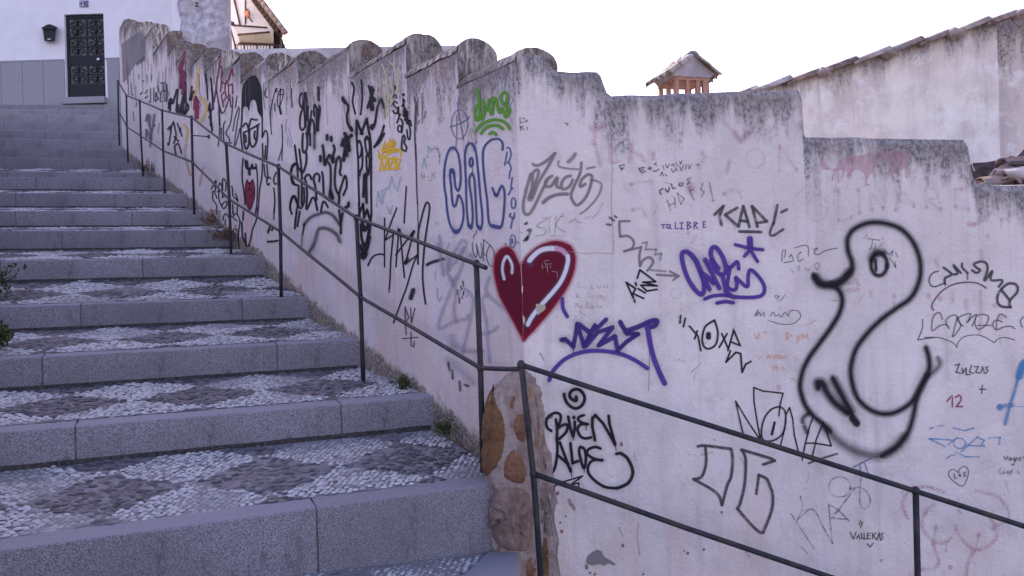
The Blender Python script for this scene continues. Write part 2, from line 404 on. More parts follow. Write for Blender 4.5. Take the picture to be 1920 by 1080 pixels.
# rounded copings, one per wall step
for i, (s0, top) in enumerate(SEG1[:-1]):
    s1 = SEG1[i+1][0]+.02; nS = max(4, int((s1-s0)/.05)); vs = []; fs = []; nA = len(ARC)
    def pt(s, t, dz, amp=1):
        q = noise.noise(Vector((s*9, t*14, top*3)))*.012*amp+noise.noise(Vector((s*25, t*30, top)))*.005*amp
        p = C0+U1*s-V1*(t-.004 if t < .02 else t); return (p[0], p[1], top+dz+q)
    for k in range(nS+1):
        s = s0-.004+(s1-s0)*k/nS
        for (t, dz) in ARC: vs.append(pt(s, t, dz))
    for k in range(nS):
        for a in range(nA-1): fs.append((k*nA+a, k*nA+a+1, (k+1)*nA+a+1, (k+1)*nA+a))
    # the rough end face that shows above the next coping down
    zlow = (SEG1[i-1][1]-.06 if i else top-.1)
    rows = 6; base = len(vs)
    for r in range(rows+1):
        f = r/rows
        for (t, dz) in ARC:
            zt = top+dz; z = zt+(zlow-zt)*f
            q = .006*noise.noise(Vector((t*40, z*30, s0)))
            p = C0+U1*(s0-.006+(q if r else 0))-V1*min(max(t, .001), TH1-.002); 
            vs.append((p[0], p[1], z if r else vs[[a[0] for a in ARC].index(t)][2]))
    for r in range(rows):
        for a in range(nA-1): fs.append((base+r*nA+a, base+(r+1)*nA+a, base+(r+1)*nA+a+1, base+r*nA+a+1))
    link('coping', mesh('coping', vs, fs, M['coping'], True), stair_wall)

# wall facing the viewer: top outline surveyed from the photo, in metres along the wall
def w2s(px, py): p = onW2(px, py); return (p[0]-C0[0], p[2])
TOP2 = [(0.0, 1.005)] + [w2s(*p) for p in [(978, 106), (1000, 103), (1018, 111), (1030, 122), (1037, 133), (1045, 137), (1070, 138), (1100, 137), (1120, 138), (1127, 145), (1133, 162), (1139, 177), (1147, 183),
        (1200, 182), (1300, 178), (1400, 174), (1497, 171), (1502, 178), (1504, 215), (1507, 252), (1513, 261), (1600, 262), (1700, 264), (1808, 265), (1814, 272), (1819, 310), (1826, 340), (1836, 350), (1880, 351), (1960, 352)]]
TOP2 = [(a, b) for a, b in TOP2]
TOP2 += [(3.05, .36), (3.06, .12), (3.6, .12)]
ts = sorted(set([a for a, b in TOP2] + list(np.arange(0, 3.6, .04))))
ts = [a for k, a in enumerate(ts) if k == 0 or a-ts[k-1] > .004]
def top2(s): return float(np.interp(s, [a for a, b in TOP2], [b for a, b in TOP2]))
cols = [(s, top2(s)+.006*noise.noise(Vector((s*9, 0, 5)))) for s in ts]
SEC2 = [(0, 0), (.012, .010), (.04, .016), (.10, .020), (.2, .020), (.27, .014), (.30, -.004)]
def base2(s): return -1.35-.29*max(s-.4, 0)
v, f, t, b, u = wall_body(cols, U2, V2, disp2, base2, .30, SEC2, lambda s: -2.95)
front_wall = link('front_wall', mesh('front_wall', v, f, M['w2'], False, {'td': t, 'bd': b}, u))
tag(front_wall, 'graffiti covered white wall facing the viewer, right of the corner heart', 'wall')
W2_V, W2_F = v, f

# ================================================================ stone pier at the corner, plaster fallen off
def catmull(pts, n):
    P = [np.array(p, float) for p in pts]; out = []
    for i in range(len(P)-1):
        p0 = P[max(i-1, 0)]; p1 = P[i]; p2 = P[i+1]; p3 = P[min(i+2, len(P)-1)]
        for k in range(n):
            t = k/n; out.append(.5*((2*p1)+(-p0+p2)*t+(2*p0-5*p1+4*p2-p3)*t*t+(-p0+3*p1-3*p2+p3)*t**3))
    out.append(P[-1]); return out
PL = [C0[:2]+U1[:2]*.34+N1[:2]*.03, (-.135, 3.545), (-.150, 3.495), (-.105, 3.435), (-.03, 3.425), (.030, 3.478), (.075, 3.555), (.20, 3.605)]
PL = [np.array(p) for p in PL]
plan = catmull(PL, 12)
BZ = [-.35, -.37, -.40, -.45, -.52, -.60, -.70, -.82, -.88, -.92, -1.0, -1.1, -1.2, -1.35, -1.5, -1.8]
BB = [.04, .25, .48, .72, .88, .96, 1.0, 1.0, .93, .88, .92, .92, .90, 1.0, 1.0, 1.0]
vs = []; fs = []
zs = np.linspace(-.35, -1.8, 150); NP = len(plan)
for z in zs:
    b = float(np.interp(-z, [-q for q in BZ], BB))
    for p in plan:
        q = C0[:2]+(p-C0[:2])*b
        dirn = q-(C0[:2]+np.array([.12, .25])); dirn /= np.linalg.norm(dirn)
        nz = .018*noise.noise(Vector((q[0]*9, q[1]*9, z*8)))+.012*noise.noise(Vector((q[0]*26, q[1]*26, z*20)))+.006*noise.noise(Vector((q[0]*70, q[1]*70, z*60)))
        q = q+dirn*nz; vs.append((q[0], q[1], z))
for j in range(len(zs)-1):
    for k in range(NP-1): fs.append((j*NP+k, j*NP+k+1, (j+1)*NP+k+1, (j+1)*NP+k))
fs = [tuple(reversed(q)) for q in fs]
pier = link('stone_pier', mesh('stone_pier', vs, fs, M['pier'], True), front_wall)
pier['label'] = 'bulging rubble stone foot of the corner with mortar'
def bvh_of(parts):
    V, F = [], []
    for v, f in parts:
        o = len(V); V += [Vector(x) for x in v]; F += [tuple(i+o for i in q) for q in f]
    return BVHTree.FromPolygons(V, F)
CORNER = bvh_of([(vs, fs), (W1_V, W1_F), (W2_V, W2_F)])
def cast(px, py):
    r = Vector(ray(px, py)); h = CORNER.ray_cast(Vector((0, 0, 0)), r.normalized())
    if h[0] is None: return None
    n = h[1]
    if n.dot(r) > 0: n = -n
    return h[0], n
def stone(name, poly, mat, h, parent=pier, label=None, wob=.0, rings=(0, .18, .34, .5, .64, .76, .86, .94, 1.0), n=64, rag=3.0):
    P = [np.array(p, float) for p in poly]; cen = sum(P)/len(P)
    loop = catmull(P+[P[0]], 5)[:-1]
    d = [0]
    for i in range(len(loop)): d.append(d[-1]+np.linalg.norm(loop[(i+1) % len(loop)]-loop[i]))
    bd = []
    for k in range(n):
        t = d[-1]*k/n; i = max(j for j in range(len(loop)) if d[j] <= t)
        f = (t-d[i])/max(1e-6, d[i+1]-d[i]); q = loop[i]*(1-f)+loop[(i+1) % len(loop)]*f
        bd.append(q+(q-cen)/max(1, np.linalg.norm(q-cen))*rag*(noise.noise(Vector((q[0]*.09, q[1]*.09, 1)))+.7*noise.noise(Vector((q[0]*.3, q[1]*.3, 4)))))
    vs = []; fs = []
    for r in rings:
        for k in range(n if r else 1):
            p = cen+(bd[k]-cen)*r
            hh = cast(p[0], p[1])
            if hh is None: hh = (Vector(ray(p[0], p[1])*3.5), Vector((0, -1, 0)))
            off = h*math.sqrt(max(0, 1-r**3))-.003*(r == 1.0)+wob*(noise.noise(Vector((p[0]*.11, p[1]*.11, h)))+.6*noise.noise(Vector((p[0]*.3, p[1]*.22, h))))*(1-r**4)+.0025*noise.noise(Vector((p[0]*.5, p[1]*.5, h)))
            vs.append(hh[0]+hh[1]*off)
    for k in range(n): fs.append((0, 1+k, 1+(k+1) % n))
    for j in range(len(rings)-2):
        for k in range(n):
            a = 1+j*n+k; b = 1+j*n+(k+1) % n; fs.append((a, a+n, b+n, b))
    o = link(name, mesh(name, vs, fs, mat, True), parent)
    if label: o['label'] = label
    return o
# ragged edge of bare masonry on the front wall, then the stones one by one
stone('bare_masonry', [(984, 692), (1000, 722), (1006, 760), (1018, 790), (1024, 830), (1037, 862), (1036, 905), (1046, 930), (1040, 985), (1050, 1020), (1044, 1060), (1052, 1110), (985, 1110), (976, 900)], M['pier'], .006, wob=.010, rag=9.0, n=110)
stone('stone', [(927, 716), (917, 736), (908, 762), (903, 800), (900, 850), (900, 893), (914, 893), (934, 872), (944, 845), (947, 810), (943, 780), (931, 756), (926, 735)], M['ochre'], .010, wob=.006, rag=1.0, label='smooth ochre stone on the pier')
stone('stone', [(962, 842), (950, 858), (944, 880), (946, 896), (960, 903), (980, 906), (986, 895), (984, 872), (974, 852)], M['brownstone'], .012, wob=.006)
stone('stone', [(970, 778), (963, 792), (966, 812), (974, 828), (984, 829), (990, 810), (988, 786), (980, 776)], M['brownstone'], .008, wob=.006)
stone('stone', [(922, 925), (916, 960), (918, 990), (928, 1015), (946, 1030), (970, 1034), (992, 1030), (1000, 990), (996, 940), (985, 918), (955, 914), (935, 916)], M['pinkstone'], .020, wob=.016, label='rounded pinkish boulder in the pier foot')
stone('stone', [(961, 742), (957, 752), (957, 766), (961, 766), (964, 752), (966, 744)], M['brownstone'], .004)
stone('stone', [(989, 762), (986, 790), (990, 806), (996, 802), (998, 780), (996, 764)], M['ochre'], .006)
stone('stone', [(988, 722), (990, 748), (999, 752), (1000, 735), (996, 722)], M['palestone'], .006, wob=.004)
stone('stone', [(1000, 800), (996, 840), (1006, 850), (1018, 846), (1022, 820), (1014, 800)], M['palestone'], .007, wob=.006)
stone('stone', [(998, 860), (1000, 890), (1014, 902), (1028, 892), (1026, 868), (1012, 856)], M['pinkstone'], .007, wob=.006)
stone('stone', [(1012, 925), (1010, 960), (1016, 996), (1028, 998), (1032, 965), (1028, 930), (1020, 922)], M['slate'], .007, wob=.004)
stone('stone', [(1012, 1010), (1010, 1050), (1010, 1085), (1030, 1085), (1032, 1050), (1029, 1014), (1020, 1006)], M['ochre'], .008, wob=.005)
stone('stone', [(990, 1040), (984, 1060), (988, 1090), (1004, 1090), (1004, 1050)], M['brownstone'], .008, wob=.005)

# ================================================================ stairway: granite nosings, mortar beds, pebble mosaic
stairs = empty('stairway', (0, 0, 0)); tag(stairs, kind='structure')
def granite_block(fr, fl, depthvec, zt0, zt1, zb0, zb1, name='granite_block'):
    """block along the nosing from fr to fl (xy), pushed back by depthvec; top heights at both ends."""
    A = Vector((fr[0], fr[1], 0)); B = Vector((fl[0], fl[1], 0)); D = Vector((depthvec[0], depthvec[1], 0))
    mid = (A+B)/2; mid.z = (zt0+zt1)/2
    bot = [Vector((A.x, A.y, zb0)), Vector((B.x, B.y, zb1)), Vector(((B+D).x, (B+D).y, zb1)), Vector(((A+D).x, (A+D).y, zb0))]
    top = [Vector((A.x, A.y, zt0)), Vector((B.x, B.y, zt1)), Vector(((B+D).x, (B+D).y, zt1+.008)), Vector(((A+D).x, (A+D).y, zt0+.008))]
    n = max(4, int((B-A).length/.055)); vs = []; fs = []; sd_ = A.x*7+zt0
    out = -D.normalized()
    for k in range(n+1):
        t = k/n; p = A.lerp(B, t); zt = zt0+(zt1-zt0)*t; zb_ = zb0+(zb1-zb0)*t
        q1 = .0022*noise.noise(Vector((k*.55, sd_, 1)))+.0012*noise.noise(Vector((k*1.9, sd_, 3))); q2 = .0022*noise.noise(Vector((k*.6, sd_, 5)))
        ch = .007+.006*max(0, noise.noise(Vector((k*.8, sd_, 9))))+(.010 if k in (0, n) else 0)*.3
        for (o_, z) in ((0, zb_), (0+q1, zb_*.5+zt*.5), (q1, zt-ch+q2), (q1-ch*.35, zt-ch*.35+q2), (q1-ch, zt+q2*.5)):
            v = p+out*o_; vs.append(Vector((v.x, v.y, z))-mid)
        v = p+D; vs.append(Vector((v.x, v.y, zt+.008))-mid); vs.append(Vector((v.x, v.y, zb_))-mid)
    for k in range(n):
        for a in range(6): fs.append((k*7+a, (k+1)*7+a, (k+1)*7+a+1, k*7+a+1))
    fs.append(tuple(range(6, -1, -1))); fs.append(tuple(n*7+a for a in range(7)))
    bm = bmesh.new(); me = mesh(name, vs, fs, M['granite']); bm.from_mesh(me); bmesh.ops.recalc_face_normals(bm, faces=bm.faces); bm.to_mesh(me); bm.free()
    o = link(name, me, stairs); o.location = mid
    return o
def tri_z(tri, x, y):
    (x0, y0, z0), (x1, y1, z1), (x2, y2, z2) = tri
    d = (y1-y2)*(x0-x2)+(x2-x1)*(y0-y2)
    a = ((y1-y2)*(x-x2)+(x2-x1)*(y-y2))/d; b = ((y2-y0)*(x-x2)+(x0-x2)*(y-y2))/d; c = 1-a-b
    return a*z0+b*z1+c*z2, np.minimum(np.minimum(a, b), c)
def quad_z(Q, x, y):
    z1, m1 = tri_z((Q[0], Q[1], Q[2]), x, y); z2, m2 = tri_z((Q[0], Q[2], Q[3]), x, y)
    return np.where(m1 >= m2, z1, z2), np.maximum(m1, m2)
# pebble template: low dome
RING = 7
def dome():
    v = [(0, 0, 1.0)]
    for r, z in ((.62, .82), (1.0, .05)):
        for k in range(RING):
            t = 2*math.pi*(k+(.5 if z > .5 else 0))/RING; v.append((r*math.cos(t), r*math.sin(t), z))
    f = [(0, 1+k, 1+(k+1) % RING) for k in range(RING)]
    for k in range(RING):
        a = 1+k; b = 1+(k+1) % RING; c = 1+RING+k; d = 1+RING+(k+1) % RING
        f.append((a, c, d)); f.append((a, d, b))
    return np.array(v), np.array(f)
DV, DF = dome()
NEAR = []      # the pebbles that show largest, made into single objects
def tread(Q, right, dvec, idx, pebbles=True, white=1.0, size=1.0, ym=.46):
    """Q: corners front-right, front-left, back-left, back-right (xyz). right: pattern origin, dvec: direction of the nosing."""
    Q = [np.array(q, float) for q in Q]
    vs = []; fs = []; nu, nv_ = 26, 10
    for j in range(nv_+1):
        for i in range(nu+1):
            a = i/nu; b = j/nv_
            p = (Q[0]*(1-a)+Q[1]*a)*(1-b)+(Q[3]*(1-a)+Q[2]*a)*b
            vs.append((p[0], p[1], p[2]-.008+.004*noise.noise(Vector((p[0]*7, p[1]*7, idx)))))
    for j in range(nv_):
        for i in range(nu):
            k = j*(nu+1)+i; fs.append((k, k+nu+1, k+nu+2, k+1))
    t = link('tread', mesh('tread', vs, fs, M['mortar'], True), stairs)
    if not pebbles: return t
    d = np.array(dvec[:2]); e = np.array([-d[1], d[0]]);
    if np.dot(e, (Q[3]-Q[0])[:2]) < 0: e = -e
    cx = np.array([q[:2] for q in Q])-np.array(right[:2])
    xs = cx@d; ys = cx@e
    px, py = .0300*size, .0232*size
    gx, gy = np.meshgrid(np.arange(xs.min()-.1, xs.max()+.1, px), np.arange(ys.min()-.1, ys.max()+.1, py))
    gx = gx+(np.arange(gx.shape[0])[:, None] % 2)*px/2
    gx = gx.ravel(); gy = gy.ravel()
    H = .325; HY = .26
    def cell(x, y):
        a = np.floor((x/H+(y-ym)/HY+1)/2).astype(int); b = np.floor((x/H-(y-ym)/HY+1)/2).astype(int)
        return ((a+b) % 2) == 0
    dk = cell(gx+RNG.normal(0, .006, gx.size), gy+RNG.normal(0, .006, gx.size))
    # dark stones are larger and sparser, with mortar between them
    keep = np.where(dk, RNG.random(gx.size) < .74, RNG.random(gx.size) < .93)
    gx = gx[keep]+RNG.normal(0, .003, keep.sum()); gy = gy[keep]+RNG.normal(0, .0025, keep.sum()); dk = dk[keep]
    P = np.array(right[:2])+gx[:, None]*d+gy[:, None]*e
    z, m = quad_z([tuple(q) for q in Q], P[:, 0], P[:, 1])
    ok = m > .006
    # keep clear of the wall foot
    P = P[ok]; z = z[ok]; dk = dk[ok]; N = len(P)
    if N == 0: return t
    la = np.where(dk, RNG.uniform(.014, .030, N), RNG.uniform(.0120, .0190, N))*size
    lb = np.where(dk, RNG.uniform(.009, .016, N), RNG.uniform(.0088, .0120, N))*size
    lh = np.where(dk, RNG.uniform(.004, .009, N), RNG.uniform(.0065, .0105, N))
    base_ang = math.atan2(d[1], d[0])
    ang = base_ang+np.where(dk, RNG.normal(0, .45, N), RNG.normal(.5, .5, N))
    tone = np.clip(np.where(dk, RNG.random(N)**1.2, RNG.beta(4, 2.2, N)), 0, 1)
    zz = z-.007+RNG.normal(0, .0015, N)
    # trodden patches where the pebbles are worn down into the mortar
    wear_ = np.array([noise.noise(Vector((p[0]*2.6, p[1]*2.6, idx*1.7))) for p in P])*.5+.5
    sunk = np.clip((wear_-.52)/.18, 0, 1); zz = zz-sunk*lh*.62; tone = np.where(dk, tone, tone*(1-.45*sunk))
    # tilt with the bed is slight; size on screen decides which are single objects
    depth = P[:, 1]; sx = 960+FPX*P[:, 0]/depth; sy = 540-FPX*z/depth+ (P[:, 0]/depth)*SR*-FPX*0
    vis = (sx > 5) & (sx < 960) & (sy < 1090)
    single = np.zeros(N, bool)
    if idx <= 1:
        for i in np.where(vis)[0]: NEAR.append((la[i]*FPX/depth[i], t, idx, P[i], zz[i], la[i], lb[i], lh[i], ang[i], bool(dk[i]), tone[i]))
    tread.pool.append((t, idx, P, zz, la, lb, lh, ang, dk, tone, vis))
    return t
tread.pool = []
def peb_verts(P, zz, la, lb, lh, ang):
    c, s_ = np.cos(ang), np.sin(ang)
    X = DV[None, :, 0]*la[:, None]; Y = DV[None, :, 1]*lb[:, None]
    V = np.empty((len(P), len(DV), 3))
    V[:, :, 0] = P[:, 0:1]+X*c[:, None]-Y*s_[:, None]; V[:, :, 1] = P[:, 1:2]+X*s_[:, None]+Y*c[:, None]
    V[:, :, 2] = zz[:, None]+DV[None, :, 2]*lh[:, None]
    return V
def fast_mesh(name, V, F, mat, attrs):
    me = bpy.data.meshes.new(name); nv = len(V); nf = len(F)
    me.vertices.add(nv); me.vertices.foreach_set('co', V.astype(np.float32).ravel())
    me.loops.add(nf*3); me.loops.foreach_set('vertex_index', F.astype(np.int32).ravel())
    me.polygons.add(nf); me.polygons.foreach_set('loop_start', np.arange(0, nf*3, 3, dtype=np.int32))
    me.polygons.foreach_set('use_smooth', np.ones(nf, dtype=bool)); me.materials.append(mat)
    for k, a in attrs.items():
        at_ = me.attributes.new(k, 'FLOAT', 'POINT'); at_.data.foreach_set('value', a.astype(np.float32))
    me.update(calc_edges=True); me.validate(); return me

for i, (P, d, L, r) in enumerate(NOS):
    e = np.array([-d[1], d[0], 0]);
    if np.dot(e, U1) < 0: e = -e
    # granite nosing in blocks with mortar joints
    x = (-.03 if i < 11 else -2.2) if i else -.10; rr = random.Random(i*5+3); first = True
    zb = lambda q: P[2]-r-.06
    while x < L:
        ln = rr.uniform(.95, 1.3) if not first else (rr.uniform(.35, 1.0) if i != 0 else .83)
        x1 = min(x+ln, L); 
        if L-x1 < .2: x1 = L
        if i == 0: z0 = P[2]-.36; z1 = P[2]-.36
        else: z0 = z1 = zb(x)
        granite_block((P+d*x)[:2], (P+d*x1)[:2], e[:2]*.135, P[2]+rr.uniform(-.002, .002), P[2]+rr.uniform(-.002, .002), z0, z1)
        if x1 < L:
            a = (P+d*(x1-.004)+e*.006); b = (P+d*(x1+.012)+e*.006)
            mb = MB(); q = [Vector((a[0], a[1], z0)), Vector((b[0], b[1], z0)), Vector((b[0]+e[0]*.12, b[1]+e[1]*.12, z0)), Vector((a[0]+e[0]*.12, a[1]+e[1]*.12, z0))]
            mb.hexa(q, [v+Vector((0, 0, P[2]-z0-.004)) for v in q]); mb.f = [tuple(reversed(f)) for f in mb.f]
            mb.build('mortar_joint', M['joint'], stairs)
        x = x1+.008; first = False
DARK = {0: (510, 895), 1: (375, 736), 2: (312, 631), 3: (205, 551)}
for i in range(len(NOS)):
    P, d, L, r = NOS[i]; e = np.array([-d[1], d[0], 0]); e = e if np.dot(e, U1) > 0 else -e
    if i+1 < len(NOS):
        P2, d2, L2, r2 = NOS[i+1]; z2 = P2[2]-r2
        Br = P2-d2*(.03 if i < 11 else 2.2); Bl = P2+d2*L2; Br = Br.copy(); Bl = Bl.copy(); Br[2] = Bl[2] = z2
    else:
        Br = np.array([-6.6, 19.6, 4.72]); Bl = np.array([-15., 19.6, 4.86])
    f0 = P+e*.13-d*((.03 if i < 11 else 2.2) if i else .0); f1 = P+d*L+e*.13
    f0 = f0.copy(); f1 = f1.copy(); f0[2] = P[2]+.016; f1[2] = P[2]+.016
    if i == 0:
        Br = wl(.88-.03, .02); Br[2] = NOS[1][0][2]-.165; f0 = P+e*.125-d*.12; f0[2] = P[2]+.016; 
    ph = rr.uniform(0, .66)
    if i in DARK: q_ = hit(DARK[i][0], DARK[i][1], np.array([0, 0, P[2]+.06]), np.array([0, 0, 1.0])); ph = float(np.dot(q_-P, d))
    tread((f0, f1, Bl, Br), P+d*ph, d, i+1, i <= 9, size=1.0+.10*max(0, i-2))
# contact shade and packed earth drawn as a dark strip along each riser foot
M['dirt'] = simple('contact_shade_dirt', (.075, .066, .06, 1), .98, .5, 60, .8, .01)
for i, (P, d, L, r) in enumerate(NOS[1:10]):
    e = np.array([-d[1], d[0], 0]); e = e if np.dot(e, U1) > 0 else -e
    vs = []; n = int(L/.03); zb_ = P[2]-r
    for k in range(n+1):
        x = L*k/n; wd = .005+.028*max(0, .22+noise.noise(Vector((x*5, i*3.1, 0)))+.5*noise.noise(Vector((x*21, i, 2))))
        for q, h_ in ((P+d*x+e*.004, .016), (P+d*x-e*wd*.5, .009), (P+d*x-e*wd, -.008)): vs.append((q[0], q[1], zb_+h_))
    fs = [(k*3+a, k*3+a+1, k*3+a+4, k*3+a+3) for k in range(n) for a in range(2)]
    link('shade_dirt_line', mesh('shade_dirt_line', vs, fs, M['dirt'], True), stairs)
# winding step at the corner, turning down along the front wall
z0 = -1.14
S0A = [(-.141, 3.45), (-.011, 3.45), (-.004, 2.2), (-.52, 2.2)]
mb = MB(); q = [Vector(p)-Vector((-.2, 2.8, z0)) for p in ((-.138, 3.46, z0-.5), (-.50, 2.3, z0-.5), (-.006, 2.3, z0-.5), (-.009, 3.46, z0-.5))]
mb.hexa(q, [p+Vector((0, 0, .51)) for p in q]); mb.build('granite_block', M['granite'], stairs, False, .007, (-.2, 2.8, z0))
P, d, L, r = NOS[0]
Bl = P+d*L; Bl = Bl.copy(); Bl[2] = P[2]-.165
q3 = [np.array([-.13, 3.47, z0]), np.array([Bl[0], Bl[1], Bl[2]]), np.array([P[0]+.03, P[1]+.01, -1.134])]
nn = np.cross(q3[1]-q3[0], q3[2]-q3[0]); zf = q3[0][2]-(nn[0]*(-.14+.13)+nn[1]*(1.2-3.47))/nn[2]
zf = max(min(zf, -1.08), -1.2)
q_ = hit(640, 1066, np.array([0, 0, -1.1]), np.array([0, 0, 1.0]))
tread((q3[0], (-.14, 1.2, zf), q3[1], q3[2]), q_, d, 0, ym=-.26)
# lower flight along the front wall, mostly below the frame
for k, (x0, x1, zz) in enumerate([(0.0, .95, -1.52), (.95, 1.95, -1.80), (1.95, 2.95, -2.08), (2.95, 4.0, -2.36)]):
    tread(((x0-.01, 1.0, zz+.10), (x0-.01, 3.60, zz+.10), (x1-.12, 3.60, zz), (x1-.12, 1.0, zz)), np.array([x0, 3.6, 0]), np.array([0, -1, 0]), 30+k, False)
    granite_block((x1, 3.595), (x1+.01, 2.3), (-.135, 0), zz+.004, zz+.004, zz-.35, zz-.35)
    granite_block((x1+.01, 2.285), (x1+.02, 1.0), (-.135, 0), zz+.004, zz+.004, zz-.35, zz-.35)

# pebbles: 300 that show largest are objects of their own, the rest of each bed is one part
NEAR.sort(key=lambda q: -q[0]); NEAR = NEAR[:300]
chosen = {(id(q[1]), round(float(q[3][0]), 5), round(float(q[3][1]), 5)) for q in NEAR}
variants = {}
for dkf in (False, True):
    for tv in range(4):
        nv = len(DV); variants[(dkf, tv)] = fast_mesh('pebble', DV, DF, M['pebble'], {'dk': np.full(nv, float(dkf)), 'tone': np.full(nv, (tv+.5)/4)})
for (sz, t, idx, p, zv, a, b, h, an, dkf, tn) in NEAR:
    o = link('pebble', variants[(dkf, min(3, int(tn*4)))], t, (p[0], p[1], zv), (0, 0, an)); o.scale = (a, b, h)
for (t, idx, P, zz, la, lb, lh, ang, dk, tone, vis) in tread.pool:
    keep = np.array([(id(t), round(float(p[0]), 5), round(float(p[1]), 5)) not in chosen for p in P])
    V = peb_verts(P[keep], zz[keep], la[keep], lb[keep], lh[keep], ang[keep]); N = len(V)
    if N == 0: continue
    F = (DF[None]+(np.arange(N)*len(DV))[:, None, None]).reshape(-1, 3)
    me = fast_mesh('pebbles', V.reshape(-1, 3), F, M['pebble'], {'dk': np.repeat(dk[keep].astype(float), len(DV)), 'tone': np.repeat(tone[keep], len(DV))})
    o = link('pebbles', me, t); o['kind'] = 'stuff'
tread.pool = []

# ================================================================ garden wall along the other side of the stairs (just outside the frame)
mb = MB(); A = wl(-2.5, 2.42); B = wl(13.5, 2.42)
for k in range(16):
    a = wl(-2.5+k, 2.42); b = wl(-2.5+k+1, 2.42); zt = stairz(-2.5+k+.5)+.75; zb_ = stairz(-2.5+k)-.9
    q = [Vector((a[0], a[1], zb_)), Vector((b[0], b[1], zb_)), Vector((b[0]-.25*N1[0], b[1]-.25*N1[1], zb_)), Vector((a[0]-.25*N1[0], a[1]-.25*N1[1], zb_))]
    mb.hexa(q, [Vector((p.x, p.y, zt)) for p in q])
tag(mb.build('garden_wall', M['oldwhite']), 'low stepped white garden wall along the left side of the stairs', 'wall')

# ================================================================ handrails
def railing(name, label, tops, lows, bases, plane, ext=None):
    root = empty(name, tuple(plane(*bases[0]))); base = Vector(root.location); tag(root, label, 'handrail', 'iron handrails')
    T = [Vector(plane(*p)) for p in tops]; Lw = [Vector(plane(*p)) for p in lows]; Bs = [Vector(plane(*p)) for p in bases]
    for t, l_, b in zip(T, Lw, Bs):
        mb = MB(); pts = [b-base-Vector((0, 0, .06)), (b*.5+l_*.5)-base, l_-base, (l_*.5+t*.5)-base, t-base+Vector((0, 0, .012))]
        mb.tube(pts, .0128, 12); mb.build('post', M['iron'], root, True)
        k = MB(); k.ball(t-base, (.0175, .0175, .021), 12, 8); k.build('ring', M['iron'], root, True)
        k = MB(); k.ball(l_-base, (.0165, .0165, .026), 12, 8); k.build('ring', M['iron'], root, True)
    return root, base, T, Lw
def sag(pts, amp=.006):
    out = []
    for a, b in zip(pts, pts[1:]):
        for k in range(5):
            t = k/5; q = a.lerp(b, t); w_ = math.sin(math.pi*t)
            out.append(q+Vector((noise.noise(q*1.7), noise.noise(q*1.7+Vector((5, 0, 0))), noise.noise(q*1.3+Vector((0, 9, 0)))))*amp*w_)
    return out+[pts[-1]]
def onR1(px, py): return hit(px, py, RAIL0, N1)
PR2 = np.array([0, 3.36, 0.0])
def onR2(px, py): return hit(px, py, PR2, V2)
tops = [(893, 495), (668, 408), (522, 312), (424, 270), (359, 220), (304, 207), (262, 189), (237, 179), (221, 152)]
lows = [(901, 690), (676, 557), (526, 434), (430, 374), (361, 304), (306, 283), (264, 255), (238, 238), (222, 208)]
bases = [(905, 860), (681, 706), (527, 551), (433, 471), (364, 391), (309, 361), (268, 322), (240, 297), (224, 266)]
root, base, T, Lw = railing('stair_handrail', 'dark iron handrail climbing the stairs beside the long wall', tops, lows, bases, onR1)
mb = MB(); p0 = Vector(onR1(911, 502)); mb.tube(sag([p0-base]+[t-base for t in T]), .0105, 12); mb.build('top_rail', M['iron'], root, True)
link_end = Vector(onR2(977, 692))
mb = MB(); mb.tube(sag([link_end-base]+[t-base for t in Lw]), .0105, 12); mb.build('middle_rail', M['iron'], root, True)
mb = MB(); q0 = Vector(onR1(362, 254)); mb.tube([q0-base, q0-base+Vector(N1)*.16], .006, 8); mb.ball(q0-base+Vector(N1)*.155, (.02, .02, .02)); mb.build('wall_bracket', M['iron'], root, True)
tops2 = [(977, 684), (1717, 921), (2590, 1205)]; lows2 = [(1000, 888), (1722, 1140), (2600, 1440)]; bases2 = [(1018, 1130), (1728, 1330), (2620, 1640)]
root2, base2_, T2, L2 = railing('front_handrail', 'dark iron handrail sloping down to the right before the front wall', tops2, lows2, bases2, onR2)
mb = MB(); mb.tube(sag([t-base2_ for t in T2]), .0115, 12); mb.build('top_rail', M['iron'], root2, True)
mb = MB(); mb.tube(sag([t-base2_ for t in L2]), .0115, 12); mb.build('middle_rail', M['iron'], root2, True)
# ================================================================ white house at the head of the stairs
YH = 19.5
def HX(px, py=100): return ray(px, py)[0]*YH
def HZ(py, px=158): return ray(px, py)[2]*YH
house = empty('white_house', (-10, YH, 4.7)); HB = Vector(house.location)
tag(house, 'white rendered house with grey stone plinth and black grille door', 'house')
xr = HX(326, 40); xl = -27.0; dx0 = HX(122); dx1 = HX(196); dz0 = HZ(184); dz1 = HZ(26); zt = 15.5; zp = HZ(113)  # unseen upper storeys raised so the house's shadow keeps the stairs shaded
mb = MB()
for lo, hi in [((xl, YH, 3.2), (dx0, YH+.35, zt)), ((dx1, YH, 3.2), (xr, YH+.35, zt)), ((dx0, YH, dz1), (dx1, YH+.35, zt)), ((dx0, YH, 3.2), (dx1, YH+.35, dz0)), ((xl, YH+.35, 3.2), (xr, YH+3.2, zt))]:
    mb.box(Vector(lo)-HB, Vector(hi)-HB)
mb.build('wall', M['white'], house)
mb = MB(); mb.box(Vector((xl-.4, YH-.5, zt))-HB, Vector((xr+.2, YH+3.6, zt+.25))-HB); mb.build('roof', M['tile'], house)
zb0 = 4.2
edges = [-60-.0] + [2-39.5*k for k in range(5, -1, -1)] + [42, 81, 121]
xs = [HX(p) for p in edges]
for a, b in list(zip(xs, xs[1:]))+[(dx1+.06, dx1+.36), (dx1+.36, dx1+.88), (dx1+.88, xr)]:
    mb = MB(); mb.box(Vector((a+.004, YH-.03, zb0))-HB, Vector((b-.004, YH+.02, zp))-HB); mb.build('plinth_panel', M['panel'], house, False, .004)
